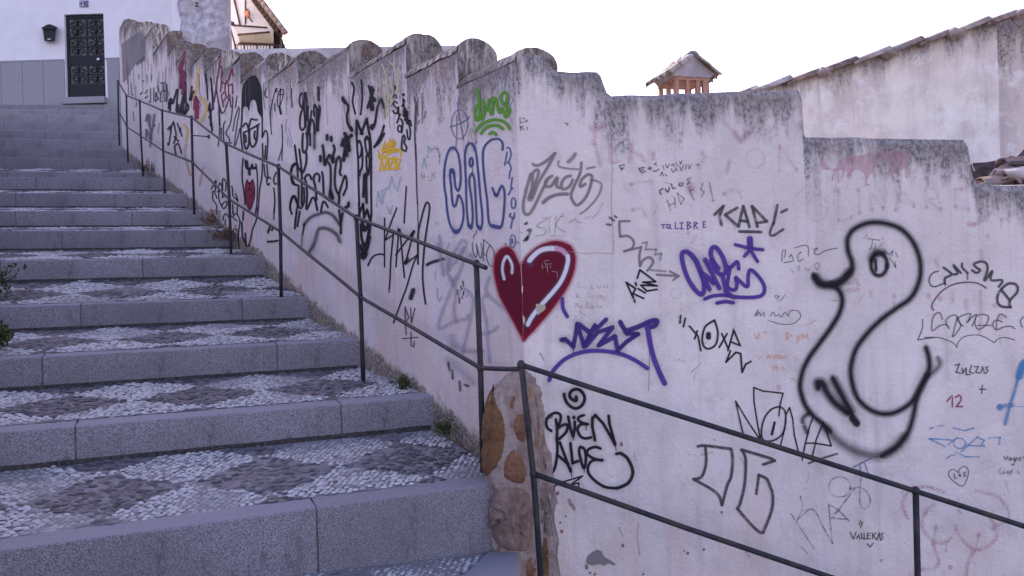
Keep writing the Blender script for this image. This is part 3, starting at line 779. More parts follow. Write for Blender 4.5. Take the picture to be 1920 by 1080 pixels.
mb = MB(); mb.box(Vector((xl, YH-.035, zp+.002))-HB, Vector((dx0-.02, YH+.01, zp+.035))-HB); mb.box(Vector((dx1+.02, YH-.035, zp+.002))-HB, Vector((xr, YH+.01, zp+.035))-HB)
mb.build('plinth_cap', M['panel'], house)
mb = MB(); mb.box(Vector((dx0-.04, YH-.16, dz0-.16))-HB, Vector((dx1+.04, YH+.2, dz0-.002))-HB); mb.build('door_step', M['panel'], house, False, .01)
# door
yd = YH+.10; door = MB(); W_ = dx1-dx0; Hh = dz1-dz0
def DX(zx): return dx0+W_*(zx-480)/300.
def DZ(zy): return dz1-Hh*(zy-105)/630.
door.box(Vector((dx0, yd+.02, dz0))-HB, Vector((dx1, yd+.05, dz1))-HB)
dr = door.build('door', M['doorpaint'], house)
cols_ = [(503, 628), (642, 772)]; rows_ = [(132, 266), (280, 412), (482, 622)]
fr = MB(); bars = [(480, 105, 500, 735), (775, 105, 780, 735), (628, 105, 642, 735), (480, 105, 780, 130), (480, 266, 780, 280), (480, 412, 780, 482), (480, 622, 780, 735)]
for (a, b, c_, d_) in bars: fr.box(Vector((DX(a), yd-.02-.001*bars.index((a, b, c_, d_)), DZ(d_)))-HB, Vector((DX(c_), yd+.021, DZ(b)))-HB)
fr.build('frame', M['doorpaint'], dr)
for (a, c_) in cols_:
    for (b, d_) in rows_:
        g = MB(); g.box(Vector((DX(a), yd+.002, DZ(d_)))-HB, Vector((DX(c_), yd+.012, DZ(b)))-HB); g.build('pane', M['glassdark'], dr)
        gr = MB(); cx_ = (DX(a)+DX(c_))/2; cz_ = (DZ(b)+DZ(d_))/2; hw = (DX(c_)-DX(a))/2; hh = (DZ(b)-DZ(d_))/2
        for sx in (-1, 1):
            for sz in (-1, 1):
                pts = []
                for k in range(15):
                    t = k/14; rr_ = (.46-.34*t)*min(hw, hh); an = math.pi*(.5+2.4*t)
                    pts.append(Vector((cx_+sx*(hw*.48+rr_*math.cos(an)), yd-.012, cz_+sz*(hh*.46+rr_*math.sin(an))))-HB)
                gr.tube(pts, .011, 6)
        gr.tube([Vector((cx_, yd-.014, DZ(d_)))-HB, Vector((cx_, yd-.014, DZ(b)))-HB], .010, 6)
        gr.tube([Vector((DX(a), yd-.013, cz_))-HB, Vector((DX(c_), yd-.013, cz_))-HB], .009, 6)
        gr.build('grille', M['doorpaint'], dr, True)
kb = MB(); kb.ball(Vector((DX(725), yd-.06, DZ(445)))-HB, (.045, .04, .045)); kb.build('knob', M['chrome'], dr, True)
# letter box and number plate hang on the house
YB = YH-.035
mbx = empty('letter_box', tuple(at(92, 78, YB))); B_ = Vector(mbx.location); tag(mbx, 'black metal letter box with pitched lid left of the door', 'letter box')
def q4(pts, Y): return [at(px, py, Y)-B_ for px, py in pts]
b1 = MB(); b1.hexa(q4([(83, 77), (103, 77), (105, 54), (80, 54)], YB-.16), q4([(83, 77), (103, 77), (105, 54), (80, 54)], YB)); b1.f = [tuple(f) for f in b1.f]; b1.build('body', M['doorpaint'], mbx, False, .01)
b1 = MB(); b1.hexa(q4([(79, 54.5), (107, 54.5), (108, 51), (78, 51)], YB-.20), q4([(79, 54.5), (107, 54.5), (108, 51), (78, 51)], YB)); b1.hexa(q4([(79, 51), (107, 51), (95, 45.5), (90, 45.5)], YB-.19), q4([(79, 51), (107, 51), (95, 45.5), (90, 45.5)], YB-.01)); b1.build('lid', M['doorpaint'], mbx)
b1 = MB(); b1.ball(at(92, 73.5, YB-.165)-B_, (.05, .01, .016)); b1.build('badge', M['chrome'], mbx, True)
npl = empty('number_plate', tuple(at(157, 13, YB))); B_ = Vector(npl.location); tag(npl, 'small white enamel house number plate reading 18 above the door', 'number plate')
b1 = MB(); b1.box(at(149, 13, YH-.03)-B_, at(166, 1, YH-.002)-B_); pl_ = b1.build('plate', M['plate'], npl)
b1 = MB()
for pts in ([(153, 4), (152, 10)], [(151.4, 6.2), (154.6, 6.2)], [(156.4, 4.4), (157.8, 3), (157.8, 11)]): b1.tube([at(x, y, YH-.034)-B_ for x, y in pts], .011, 6)
for cy_, ry_ in ((5, 2), (9.2, 2.2)): b1.tube([at(162+1.7*math.cos(t), cy_+ry_*math.sin(t), YH-.034)-B_ for t in np.linspace(0, 2*math.pi, 14)], .010, 6)
b1.tube([at(x, y, YH-.033)-B_ for x, y in ((149.6, 1.6), (165.4, 1.6), (165.4, 12.4), (149.6, 12.4), (149.6, 1.6))], .007, 5)
b1.build('digits', M['navy'], npl)

# ================================================================ old masonry stack to the right of the house
YP = 17.2
ow = empty('old_wall_stack', tuple(at(375, 200, YP))); B_ = Vector(ow.location); tag(ow, 'tall weathered plaster wall stub with bare stained patches behind the stair wall', 'wall')
x0 = ray(338, 40)[0]*YP; x1 = ray(427, 40)[0]*YP; xm = ray(322, 40)[0]*YP
vs = []; fs = []; nx, nz = 16, 60
for j in range(nz+1):
    for i in range(nx+1):
        x = x0+(x1-x0)*i/nx; z = 2.8+(9.5-2.8)*j/nz  # carried up out of view as a tall mass for its shadow
        n_ = .10*noise.noise(Vector((x*1.7, z*1.7, 1)))+.05*noise.noise(Vector((x*5, z*5, 4)))
        ed = .06*noise.noise(Vector((z*2, 7, i//nx)))*(1 if i in (0, nx) else 0)
        vs.append(Vector((x+ed, YP-n_*.9, z))-B_)
fs = [(j*(nx+1)+i, j*(nx+1)+i+1, (j+1)*(nx+1)+i+1, (j+1)*(nx+1)+i) for j in range(nz) for i in range(nx)]
o_ = len(vs)
for j in range(nz+1):
    for x in (x0, x1): vs.append(Vector((x, YP+.22, 2.8+(9.5-2.8)*j/nz))-B_)
for j in range(nz):
    fs.append((o_+2*j, j*(nx+1), (j+1)*(nx+1), o_+2*j+2)); fs.append((j*(nx+1)+nx, o_+2*j+1, o_+2*j+3, (j+1)*(nx+1)+nx))
    fs.append((o_+2*j+1, o_+2*j, o_+2*j+2, o_+2*j+3))
M['masonry'] = simple('old_masonry', (.58, .54, .56, 1), .95, .38, 7, 1.0, .06, second=(.37, .32, .335, 1)); link('masonry', mesh('masonry', vs, fs, M['masonry'], True), ow)
mb = MB(); mb.box(Vector((xm, YP+.02, 2.8))-B_, Vector((x0+.04, YP+.2, 9.4))-B_); mb.build('whitewashed_edge', M['white'], ow, False, .03)
mk = MB(); mk.tube([at(x, y, YP-.12)-B_ for x, y in ((366, 6), (369, 4), (371, 6), (368, 10), (366, 12), (370, 12), (373, 12.5))], .012, 6); mk.build('scrawled_mark', M['doorpaint'], ow)

# ================================================================ house with tiled eaves, awning and balcony rail behind the stair wall
YE = 27.0
eh = empty('eaves_house', tuple(at(470, 160, YE))); B_ = Vector(eh.location); tag(eh, 'far white house with dark tiled eaves above the stair wall', 'house')
def at_(px, py, Y): return at(px, py, Y)-B_
prof = [(425, 190), (513, 190), (513, 54), (445, -45), (425, -45)]
mb = MB(); n = len(prof); mb.add([at_(x, y, YE) for x, y in prof]+[at_(x, y, YE)+Vector((-1.5, 5, 0)) for x, y in prof], [tuple(range(n))[::-1], tuple(range(n, 2*n))]+[(i, (i+1) % n, n+(i+1) % n, n+i) for i in range(n)])
mb.build('wall', M['farwhite'], eh)
ra, rb = (441, -62), (531, 56)
mb = MB()
lo = [at_(ra[0]-6, ra[1]+6, YE-.55), at_(rb[0]-4, rb[1]+2, YE-.55), at_(rb[0]-4, rb[1]+2, YE)+Vector((-1.5, 5, 0)), at_(ra[0]-6, ra[1]+6, YE)+Vector((-1.5, 5, 0))]
hi = [p+Vector((.05, 0, .12)) for p in lo]; mb.hexa(lo, hi); rf = mb.build('roof', M['wood'], eh)
for k in range(13):
    t = k/12; a = at_(ra[0]+(rb[0]-ra[0])*t-3, ra[1]+(rb[1]-ra[1])*t, YE-.62); b = at_(ra[0]+(rb[0]-ra[0])*(t+.09)-3, ra[1]+(rb[1]-ra[1])*(t+.09), YE-.62)
    m2 = MB(); m2.tube([a+Vector((0, 0, .10)), b+Vector((0, 0, .07))], [.085, .10], 10); m2.build('roof_tile', M['tile'], rf, True)
for k in range(14):
    t = k/13; p = at_(448+(517-448)*t, -34+(58+34)*t, YE-.5)
    m2 = MB(); m2.box(p+Vector((-.05, 0, -.02)), p+Vector((.07, .6, .16))); m2.build('rafter_end', M['wood'], eh)
m2 = MB(); m2.tube([at_(438, -5, YE-.05), at_(445, 25, YE-.05), at_(450, 46, YE-.05)], .028, 8); m2.build('drain_pipe', M['wood'], eh, True)
m2 = MB(); m2.tube([at_(460, 0, YE-.03), at_(460, 46, YE-.03)], .02, 8); m2.build('cable', M['iron'], eh, True)
aw = empty('awning', tuple(at(470, 85, 25.6))); B_ = Vector(aw.location); tag(aw, 'beige canvas awning on a metal frame under the tiled eaves', 'awning')
for quad in ([(437, 49, 26.7), (500, 53, 26.7), (505, 60, 25.6), (447, 65, 25.6)], [(447, 66, 25.6), (505, 61, 25.6), (514, 83, 26.5), (450, 80, 26.5)]):
    ps = [at_(x, y, Y) for x, y, Y in quad]; m2 = MB(); m2.hexa([p+Vector((0, .02, 0)) for p in ps], ps); m2.build('canvas', M['canvas'], aw)
for a, b in (((436, 47, 26.65), (501, 52, 26.65)), ((446, 65, 25.55), (506, 60, 25.55)), ((447, 81, 26.45), (515, 84, 26.45)), ((431, 50, 26.6), (443, 92, 26.2)), ((447, 66, 25.6), (467, 54, 26.5)), ((455, 78, 26.4), (480, 63, 25.6))):
    m2 = MB(); m2.tube([at_(*a), at_(*b)], .03 if a[0] < 450 else .016, 8); m2.build('frame_bar', M['wood'], aw, True)
m2 = MB(); m2.ball(at_(434, 44, 26.6), (.10, .10, .07)); m2.build('roller_cap', M['wood'], aw, True)
br = empty('balcony_rail', tuple(at(480, 100, 25.9))); B_ = Vector(br.location); tag(br, 'thin dark balcony rail under the awning', 'railing')
m2 = MB(); m2.tube([at_(438, 84, 25.9), at_(527, 85, 25.9)], .018, 8); m2.build('top_bar', M['iron'], br, True)
for x in range(440, 527, 6):
    m2 = MB(); m2.tube([at_(x, 84, 25.9), at_(x, 125, 25.9)], .012 if (x//6) % 4 else .03, 6); m2.build('baluster', M['iron'], br, True)
fp = empty('flower_pot', tuple(at(464, 32, 26.8))); B_ = Vector(fp.location); tag(fp, 'orange clay flower pot on the wall under the eaves', 'flower pot')
m2 = MB(); m2.tube([at_(465, 32, 26.8), at_(464, 27, 26.8), at_(463, 22, 26.8)], [.06, .09, .11], 12); m2.build('pot', M['terra'], fp, True)
m2 = MB()
for dx_, dy_ in ((-3, -7), (3, -8), (0, -6), (5, -5), (-2, -9)): m2.tube([at_(463, 22, 26.8), at_(463+dx_, 22+dy_, 26.8)], [.014, .006], 5)
m2.build('stems', M['wood'], fp)['kind'] = 'stuff'
m2 = MB(); m2.tube([at_(466, 32, 26.85), at_(473, 41, 26.98)], .02, 6); m2.build('bracket', M['iron'], fp)

# cypress far off
def leafcloud(name, pts, size, mat, parent, flat=.5):
    vs = []; fs = []; tn = []
    for (p, t) in pts:
        a = Vector(RNG.normal(0, 1, 3)).normalized(); b = a.cross(Vector(RNG.normal(0, 1, 3))).normalized(); s_ = size*RNG.uniform(.6, 1.3)
        i = len(vs); vs += [p-a*s_-b*s_*flat, p+a*s_*.2-b*s_*flat, p+a*s_+b*s_*flat*.4, p-a*s_*.2+b*s_*flat]; fs.append((i, i+1, i+2, i+3)); tn += [t]*4
    return link(name, mesh(name, vs, fs, mat, False, {'tone': tn}), parent)
cy = empty('cypress_tree', tuple(at(526, 150, 42))); B_ = Vector(cy.location); tag(cy, 'dark pointed cypress tip behind the parapet', 'tree')
m2 = MB(); m2.tube([at_(526, 150, 42), at_(526, 75, 42)], [.12, .03], 8); m2.build('trunk', M['wood'], cy)
topc = at_(525.5, 66, 42); H_ = topc.z; pts = []
for k in range(2600):
    f = RNG.random(); rad = .36*min(1, f*2.3)**.8*math.sqrt(RNG.random()); an = RNG.uniform(0, 6.28)
    pts.append((Vector((topc.x+rad*math.cos(an), rad*math.sin(an), H_*(1-f*.98))), RNG.random()))
leafcloud('crown', pts, .06, M['cypress'], cy)

# parapet between stair wall and sky
pw = MB(); za = ray(700, 87)[2]*9.0
zl = [ray(470, 90)[2]*9.0, ray(912, 82)[2]*9.0]; xl_ = [ray(430, 90)[0]*9, ray(905, 82)[0]*9]
pw.hexa([(xl_[0], 9.0, -1.4), (xl_[1], 9.0, -1.4), (xl_[1], 9.3, -1.4), (xl_[0], 9.3, -1.4)], [(xl_[0], 9.0, zl[0]), (xl_[1], 9.0, zl[1]), (xl_[1], 9.3, zl[1]), (xl_[0], 9.3, zl[0])])
tag(pw.build('parapet_wall', M['oldwhite'], None, False, .03), 'plain pale parapet wall showing behind the stepped copings', 'wall')

# ================================================================ chimney with tiled cap behind the front wall
YC = 11.0; mpp = YC/FPX
zc = ray(1290, 155)[2]*YC
ch = empty('chimney', (ray(1281, 150)[0]*YC, YC, zc), R(16)); ch.scale = (.84, .84, .82); tag(ch, 'brick pillared chimney with gabled clay tile cap above the front wall', 'chimney')
hw = .30; hd = .30; zcol = -.36
m2 = MB(); m2.box((-hw-.02, -hd-.02, -6.2), (hw+.02, hd+.02, zcol)); m2.build('shaft', M['chimney'], ch)
for (x, y) in [(-hw+.03, -hd+.03), (-.08, -hd+.03), (.10, -hd+.03), (-hw+.03, 0), (-hw+.03, hd-.03), (hw-.05, hd-.03), (.0, hd-.03), (hw-.03, 0)]:
    m2 = MB(); m2.box((x-.03, y-.03, zcol), (x+.03, y+.03, -.02)); m2.build('brick_post', M['brick'], ch, False, .004)
m2 = MB(); m2.box((hw-.11, -hd, zcol), (hw, -hd+.06, -.02)); m2.build('brick_post', M['brick'], ch, False, .004)
m2 = MB(); m2.box((-hw-.01, -hd-.005, -.035), (hw+.01, hd+.005, .012)); m2.build('lintel', M['brick'], ch)
g = MB(); gp = [(-hw, 0.0), (hw, 0.0), (hw+.09, .06), (.02, .33), (-.02, .33), (-hw-.05, .06)]
n = len(gp); g.add([(x, -hd-.03, z+.012) for x, z in gp]+[(x, hd+.03, z+.012) for x, z in gp], [tuple(range(n)), tuple(range(2*n-1, n-1, -1))]+[(i, n+i, n+(i+1) % n, (i+1) % n) for i in range(n)])
g.build('gable', M['chimney'], ch)
def barrel(a, b, r0, r1, up, th=.012, n=8):
    a = Vector(a); b = Vector(b); d = (b-a).normalized(); sd_ = d.cross(Vector(up)).normalized(); u = sd_.cross(d)
    vs = []; 
    for p, r in ((a, r0), (b, r1)):
        for rr_ in (r, r-th):
            for k in range(n+1):
                t = math.pi*k/n; vs.append(p+sd_*rr_*math.cos(t)+u*rr_*math.sin(t)*.8)
    m_ = n+1; fs = []
    for k in range(n):
        fs.append((k, k+1, 2*m_+k+1, 2*m_+k)); fs.append((m_+k, 3*m_+k, 3*m_+k+1, m_+k+1)); fs.append((k, m_+k, m_+k+1, k+1)); fs.append((2*m_+k, 2*m_+k+1, 3*m_+k+1, 3*m_+k))
    fs.append((0, 2*m_, 3*m_, m_)); fs.append((n, m_+n, 3*m_+n, 2*m_+n))
    return vs, fs
def tile(name, a, b, r0, r1, parent, mat, up=(0, 0, 1)):
    v_, f_ = barrel(a, b, r0, r1, up); return link(name, mesh(name, v_, f_, mat, True), parent)
for sx in (-1, 1):
    for r_ in range(5):
        y = -hd-.045+r_*.165
        for seg in range(2):
            xa = sx*(.03+seg*.19); xb = sx*(.25+seg*.19+.02*((r_*7) % 3)); sl = .30/.36
            za_ = .355-abs(xa)*sl*.88; zb__ = .345-abs(xb)*sl*.88
            tile('roof_tile', (xa, y, za_), (xb, y+.01*((r_*5) % 3-1), zb__), .078, .092, ch, M['paletile'] if (sx < 0 and seg) or r_ % 3 == 0 else M['tile'])
for r_ in range(3): tile('ridge_tile', (0, -hd-.06+r_*.24, .35), (0, -hd+.21+r_*.24, .355), .105, .095, ch, M['chimney'])

# ================================================================ neighbour's gable wall with tile verge, right
YN = 5.0
nw = empty('gable_wall', tuple(at(1650, 400, YN))); B_ = Vector(nw.location); tag(nw, 'stained white gable wall with sloping clay tile verge at upper right', 'wall')
P0 = at(1385, 176, YN); P1 = at(1868, 34, YN)
sl = (P1.z-P0.z)/(P1.x-P0.x)
vs = []; fs = []; td = []; bd = []; uv = []
nx = 40; xs_ = np.linspace(P0.x-.3, P1.x, nx+1)
def gable(xs_, Yf, tag_):
    vs = []; td = []; bd = []; uv = []; fs = []; n = len(xs_)
    rows = [0, .01, .03, .06, .1, .15, .2, .26, .33, .4, .5, .6, .7, .8, .9, 1.0, 1.15, 1.3, 1.6, 4.4]
    for x in xs_:
        zt_ = P0.z+sl*(x-P0.x)
        for d_ in rows:
            z = zt_-d_; vs.append(Vector((x, Yf-.012*noise.noise(Vector((x*2.5, z*2.5, 2))), z))-B_); td.append(d_); bd.append(2.0); uv.append((x+5, z))
    m_ = len(rows)
    for i in range(n-1):
        for j in range(m_-1): fs.append((i*m_+j, i*m_+j+1, (i+1)*m_+j+1, (i+1)*m_+j))
    o_ = len(vs)
    for x in xs_:
        zt_ = P0.z+sl*(x-P0.x)
        for z in (zt_, zt_-4.4): vs.append(Vector((x, Yf+.3, z))-B_); td.append(0); bd.append(2); uv.append((x, z))
    for i in range(n-1):
        fs.append((i*m_, (i+1)*m_, o_+2*i+2, o_+2*i)); fs.append((o_+2*i, o_+2*i+2, o_+2*i+3, o_+2*i+1))
    fs.append(tuple([i for i in range(m_)]+[o_+1, o_])); k = (n-1)*m_; fs.append(tuple([k+i for i in range(m_-1, -1, -1)]+[o_+2*(n-1), o_+2*(n-1)+1]))
    return mesh('gable', vs, fs, tag_, False, {'td': td, 'bd': bd}, uv)
M['gable'] = plaster('gable_render', (200, 188, 204), .42, .25, .2, .5, .03, .6); M['gable2'] = plaster('gable_render_stained', (182, 170, 186), .9, .2, .2, .5, .10, .6)
link('wall_face', gable(list(xs_), YN, M['gable']), nw)
link('set_back_face', gable(list(np.linspace(P1.x+.002, P1.x+1.4, 20)), YN+.13, M['gable2']), nw)
for k in range(17):
    xa = P0.x-.12+k*.205; ra_ = random.Random(k)
    a = Vector((xa, YN-.02+ra_.uniform(-.012, .012), P0.z+sl*(xa-P0.x)-.040))-B_; b = Vector((xa+.235, YN-.02+ra_.uniform(-.012, .012), P0.z+sl*(xa+.235-P0.x)-.018+ra_.uniform(-.006, .008)))-B_
    tile('verge_tile', a, b, .050+ra_.uniform(-.004, .004), .047, nw, M['paletile'] if k % 3 == 1 else M['tile'], (0, .0, 1))
    if k % 2:
        lm = MB(); lm.ball((0, 0, 0), (.05, .045, .03), 14, 10); lm.v = [v+v.normalized()*.02*noise.noise(v*40+Vector((k, 0, 0))) for v in lm.v]; lm.build('mortar_lump', M['paletile'], nw, True, 0, a+Vector((.02, -.01, .02)))
# little roof behind the front wall that carries a heap of broken tiles
lt = MB(); xa = at(1838, 352, 3.92).x; lt.hexa([(xa, 3.9, -2.9), (xa+1.6, 3.9, -2.9), (xa+1.6, 4.98, -2.9), (xa, 4.98, -2.9)], [(xa, 3.9, .40), (xa+1.6, 3.9, .40), (xa+1.6, 4.98, .52), (xa, 4.98, .52)])
tag(lt.build('lean_to', M['oldwhite']), 'low lean-to behind the right end of the front wall', 'lean-to')
hr = random.Random(5)
for k, (px, py, Y, L_, an, mt) in enumerate([(1862, 338, 4.0, .16, .3, 'tile'), (1885, 318, 4.12, .22, .9, 'tile'), (1902, 330, 4.02, .20, -.3, 'paletile'), (1916, 322, 4.0, .22, .2, 'paletile'), (1893, 340, 3.97, .15, 1.2, 'tile'), (1912, 302, 4.2, .24, .4, 'tile'), (1935, 335, 4.0, .2, .7, 'paletile'), (1875, 342, 4.05, .14, -.8, 'tile'), (1930, 300, 4.2, .25, .1, 'tile'), (1846, 345, 4.0, .10, .1, 'tile')]):
    p = at(px, py, Y); d_ = Vector((math.cos(an), math.sin(an)*.6, .25*hr.uniform(-1, 1)))
    t_ = tile('broken_tile', (0, 0, 0), d_*L_, .05, .06, None, M[mt], (hr.uniform(-.4, .4), hr.uniform(-.5, .1), 1)); t_.location = p-d_*L_*.5-Vector((0, 0, .02))
    tag(t_, 'broken clay roof tile in the heap behind the front wall', 'roof tile', 'broken tiles heaped behind the front wall')
hm = MB(); hm.ball((0, 0, 0), (.34, .22, .17), 40, 24)
cen = at(1935, 350, 4.25)
hm.v = [v+v.normalized()*(.07*noise.noise(v*9)+.05*noise.noise(v*24)) for v in hm.v]
rb_ = hm.build('rubble_heap', M['rubble'], None, False); rb_.location = cen; tag(rb_, 'dark heap of rubble under the broken tiles', 'rubble')
# ================================================================ graffiti: thin coats of paint lying on the plaster, one part per tag
LAYER = [0]
def place(wall, px, py, off):
    if wall == 1:
        p = onW1(px, py); s = float(np.dot(p-C0, U1)); z = float(p[2]); q = C0+U1*s+V1*(disp1(s, z)+off); return (q[0], q[1], z), (s, z)
    p = onW2(px, py); s = float(p[0]-C0[0]); z = float(p[2]); q = C0+U2*s+V2*(disp2(s, z)+off); return (q[0], q[1], z), (s+20, z)
BK = (36, 35, 47); DG = (70, 67, 80); GY = (112, 106, 120); PU = (74, 54, 138); PD = (60, 46, 116); NV = (58, 66, 122); BL = (70, 120, 180)
MR = (104, 46, 72); PK = (168, 132, 160); GR = (78, 124, 52); GO = (190, 152, 48); KH = (170, 162, 150); HT = (84, 24, 45); HR = (142, 30, 62); LI = (184, 182, 214); OR = (190, 150, 140)
class Tag:
    def __init__(s, name, wall, label=None, wear=.25):
        s.name, s.wall, s.label, s.wear = name, wall, label, wear; s.v = []; s.f = []; s.a = []; s.uv = []; s.mi = []; s.mats = []
    def slot(s, c, wear=None):
        m = paint(c, s.wear if wear is None else wear)
        if m not in s.mats: s.mats.append(m)
        return s.mats.index(m)
    def vert(s, x, y, off, a):
        p, uv = place(s.wall, x, y, off); s.v.append(p); s.a.append(a); s.uv.append(uv); return len(s.v)-1
    def line(s, pts, c, w, al=1.0, soft=.25, smooth=True, wear=None, split=True):
        if split is not None and not getattr(s, 'nested', False): w = w*(1.2 if s.wall == 1 else 1.1)*(1.22 if soft >= .5 else 1)
        P = [np.array(p, float) for p in pts]
        if not smooth and split and len(P) > 2:
            for k in range(1, len(P)-1):
                a = P[k]-P[k-1]; b = P[k+1]-P[k]; ca = np.dot(a, b)/max(1e-6, np.linalg.norm(a)*np.linalg.norm(b))
                if ca < .8:
                    s.nested = True; s.line(P[:k+1], c, w, al, soft, False, wear); s.nested = True; s.line(P[k:], c, w, al, soft, False, wear); s.nested = False; return
        if smooth and len(P) > 2: P = catmull(P, 5)
        else:
            Q = []
            for a, b in zip(P, P[1:]):
                n = max(1, int(np.linalg.norm(b-a)/14)); Q += [a+(b-a)*k/n for k in range(n)]
            P = Q+[P[-1]]
        P = [p for k, p in enumerate(P) if k == 0 or np.linalg.norm(p-P[k-1]) > .25]
        if len(P) < 2: return
        # round ends
        d0 = (P[0]-P[1])/np.linalg.norm(P[0]-P[1]); d1 = (P[-1]-P[-2])/np.linalg.norm(P[-1]-P[-2])
        P = [P[0]+d0*w*(.5+soft*.4), P[0]+d0*w*.3]+P+[P[-1]+d1*w*.3, P[-1]+d1*w*(.5+soft*.4)]
        ew = [.30, .82]+[1]*(len(P)-4)+[.82, .30]; ea = [0, .9]+[1]*(len(P)-4)+[.9, 0]
        LAYER[0] += 1; base = .0016+.00012*(LAYER[0] % 22); mi = s.slot(c, wear)
        h = w/2; prof = [(-h*(1+soft), 0), (-h*(1-soft), .96), (h*(1-soft), .96), (h*(1+soft), 0)] if soft < .5 else [(-h*(1+soft), 0), (-h*.75, .45), (-h*.25, .95), (h*.25, .95), (h*.75, .45), (h*(1+soft), 0)]
        prev = None
        for i, p in enumerate(P):
            t = P[min(i+1, len(P)-1)]-P[max(i-1, 0)]; L = np.linalg.norm(t)
            nrm = np.array([-t[1], t[0]])/L if L > 1e-6 else np.array([0, 1.])
            row = [s.vert(p[0]+nrm[0]*o*ew[i], p[1]+nrm[1]*o*ew[i], base+.0001*i/len(P), a*al*ea[i]) for o, a in prof]
            if prev:
                for k in range(len(row)-1): s.f.append((prev[k], prev[k+1], row[k+1], row[k])); s.mi.append(mi)
            prev = row
    def fill(s, poly, c, al=1.0, edge=4, soft=.5, step=5, smooth=True, wear=None, border=True):
        P = [np.array(p, float) for p in poly]; loop = catmull(P+[P[0]], 4)[:-1] if smooth else P
        xs = [p[0] for p in loop]; ys = [p[1] for p in loop]
        LAYER[0] += 1; base = .0016+.00012*(LAYER[0] % 22); mi = s.slot(c, wear)
        def inside(x, y):
            r = False; n = len(loop); j = n-1
            for i in range(n):
                xi, yi = loop[i]; xj, yj = loop[j]
                if (yi > y) != (yj > y) and x < (xj-xi)*(y-yi)/(yj-yi)+xi: r = not r
                j = i
            return r
        x0, x1, y0, y1 = min(xs), max(xs), min(ys), max(ys); nx = max(2, int((x1-x0)/step)); ny = max(2, int((y1-y0)/step))
        gx = np.linspace(x0, x1, nx+1); gy = np.linspace(y0, y1, ny+1)
        ins = [[inside(x, y) for x in gx] for y in gy]; ids = {}
        LA = np.array(loop); LB = np.roll(LA, -1, axis=0)
        def snap(x, y):
            p = np.array([x, y]); d_ = LB-LA; t_ = np.clip(((p-LA)*d_).sum(1)/np.maximum(1e-9, (d_*d_).sum(1)), 0, 1)
            q = LA+d_*t_[:, None]; return q[np.argmin(((q-p)**2).sum(1))]
        def vid(i, j):
            if (i, j) not in ids:
                x, y = (gx[i], gy[j]) if ins[j][i] else snap(gx[i], gy[j])
                ids[(i, j)] = s.vert(x, y, base, al)
            return ids[(i, j)]
        for j in range(ny):
            for i in range(nx):
                if ins[j][i] or ins[j][i+1] or ins[j+1][i] or ins[j+1][i+1]:
                    s.f.append((vid(i, j), vid(i, j+1), vid(i+1, j+1), vid(i+1, j))); s.mi.append(mi)
        if False:
            cl = list(loop)+[loop[0]]; cen = sum(loop)/len(loop)
            s.line([p+(cen-p)/max(1, np.linalg.norm(cen-p))*(edge*.35+step*.45) for p in cl], c, edge+step*2.0, al, soft*.6, False, wear, split=False)
    def done(s):
        if not s.v: return
        par = stair_wall if s.wall == 1 else front_wall
        me = mesh(s.name, s.v, s.f, None, False, {'a': s.a}, s.uv)
        for m in s.mats: me.materials.append(m)
        me.polygons.foreach_set('material_index', s.mi)
        o = link(s.name, me, par)
        if s.label: o['label'] = s.label
def pp(reg, st):
    ox, oy, k = reg; out = []
    for q in st.split():
        x, y = q.split(','); out.append((ox+float(x)/k, oy+float(y)/k))
    return out
def T(name, wall, label, reg, strokes, wear=.25):
    """strokes: (colour, width in survey px, opacity, softness, 's' smooth or 'l' straight or 'e' ellipse, 'x,y x,y ...'; several separated by ;)"""
    t = Tag(name, wall, label, wear); k = reg[2]
    for (c, w_, al, so, mode, data) in strokes:
        for st in data.split(';'):
            if not st.strip(): continue
            pts = pp(reg, st)
            if mode == 'e':
                (cx, cy), (rx, ry) = pts[0], (pts[1][0]-reg[0], pts[1][1]-reg[1])
                pts = [(cx+rx*math.cos(a), cy+ry*math.sin(a)) for a in np.linspace(0, 6.5, 18)]; t.line(pts, c, w_/k, al, so, True)
            elif mode == 'f': t.fill(pts, c, al, max(1.5, w_/k), so)
            elif mode == 'd':
                for (x, y) in pts: t.fill([(x+w_/k*.5*math.cos(a), y+w_/k*.6*math.sin(a)) for a in np.linspace(0, 5.6, 9)], c, al, 1.2, so, 1.5)
            else:
                if al >= .6 and w_/k >= 3.2 and wear < .2: t.line(pts, c, w_/k*2.1, .13, .9, mode == 's', .45)   # overspray
                t.line(pts, c, w_/k, al, so, mode == 's')
    t.done()
A = (960, 270, 4); B = (1440, 270, 4); Cc = (960, 540, 4); D = (1440, 540, 4); E_ = (960, 810, 4); G = (1440, 810, 4)

# ---------------------------------------------------------------- front wall: faded old lettering first
T('faded_lettering', 2, 'faded pink painted letters across the upper wall', B, [
    (PK, 30, 0.31, .4, 'd', '525,350 675,345 530,570 625,545 685,515 775,495 860,480 955,495 1090,465 1185,475 1290,490 1400,470 1495,490 1440,340 1540,600 1640,690 600,240 85,20 80,200 210,190 500,60'),
    (PK, 20, 0.17, .5, 's', '530,360 530,570 620,550;680,350 685,510;770,490 770,370 860,480 865,380;955,490 1000,360 1090,460;975,430 1090,440;1185,470 1180,340 1250,340 1270,400 1200,420 1290,490;1400,340 1400,470 1480,480;1400,340 1470,330;1590,380 1660,470 1640,550 1540,600;85,20 80,190;90,30 210,190'),
    (PK, 20, 0.14, .5, 'e', '370,480 75,100'),
    (PK, 34, 0.37, .4, 's', '1500,600 1540,605 1580,580'),
    (PK, 24, 0.26, .4, 's', '1590,800 1600,870;1250,870 1270,920;600,1050 650,1020 680,1060')], .45)
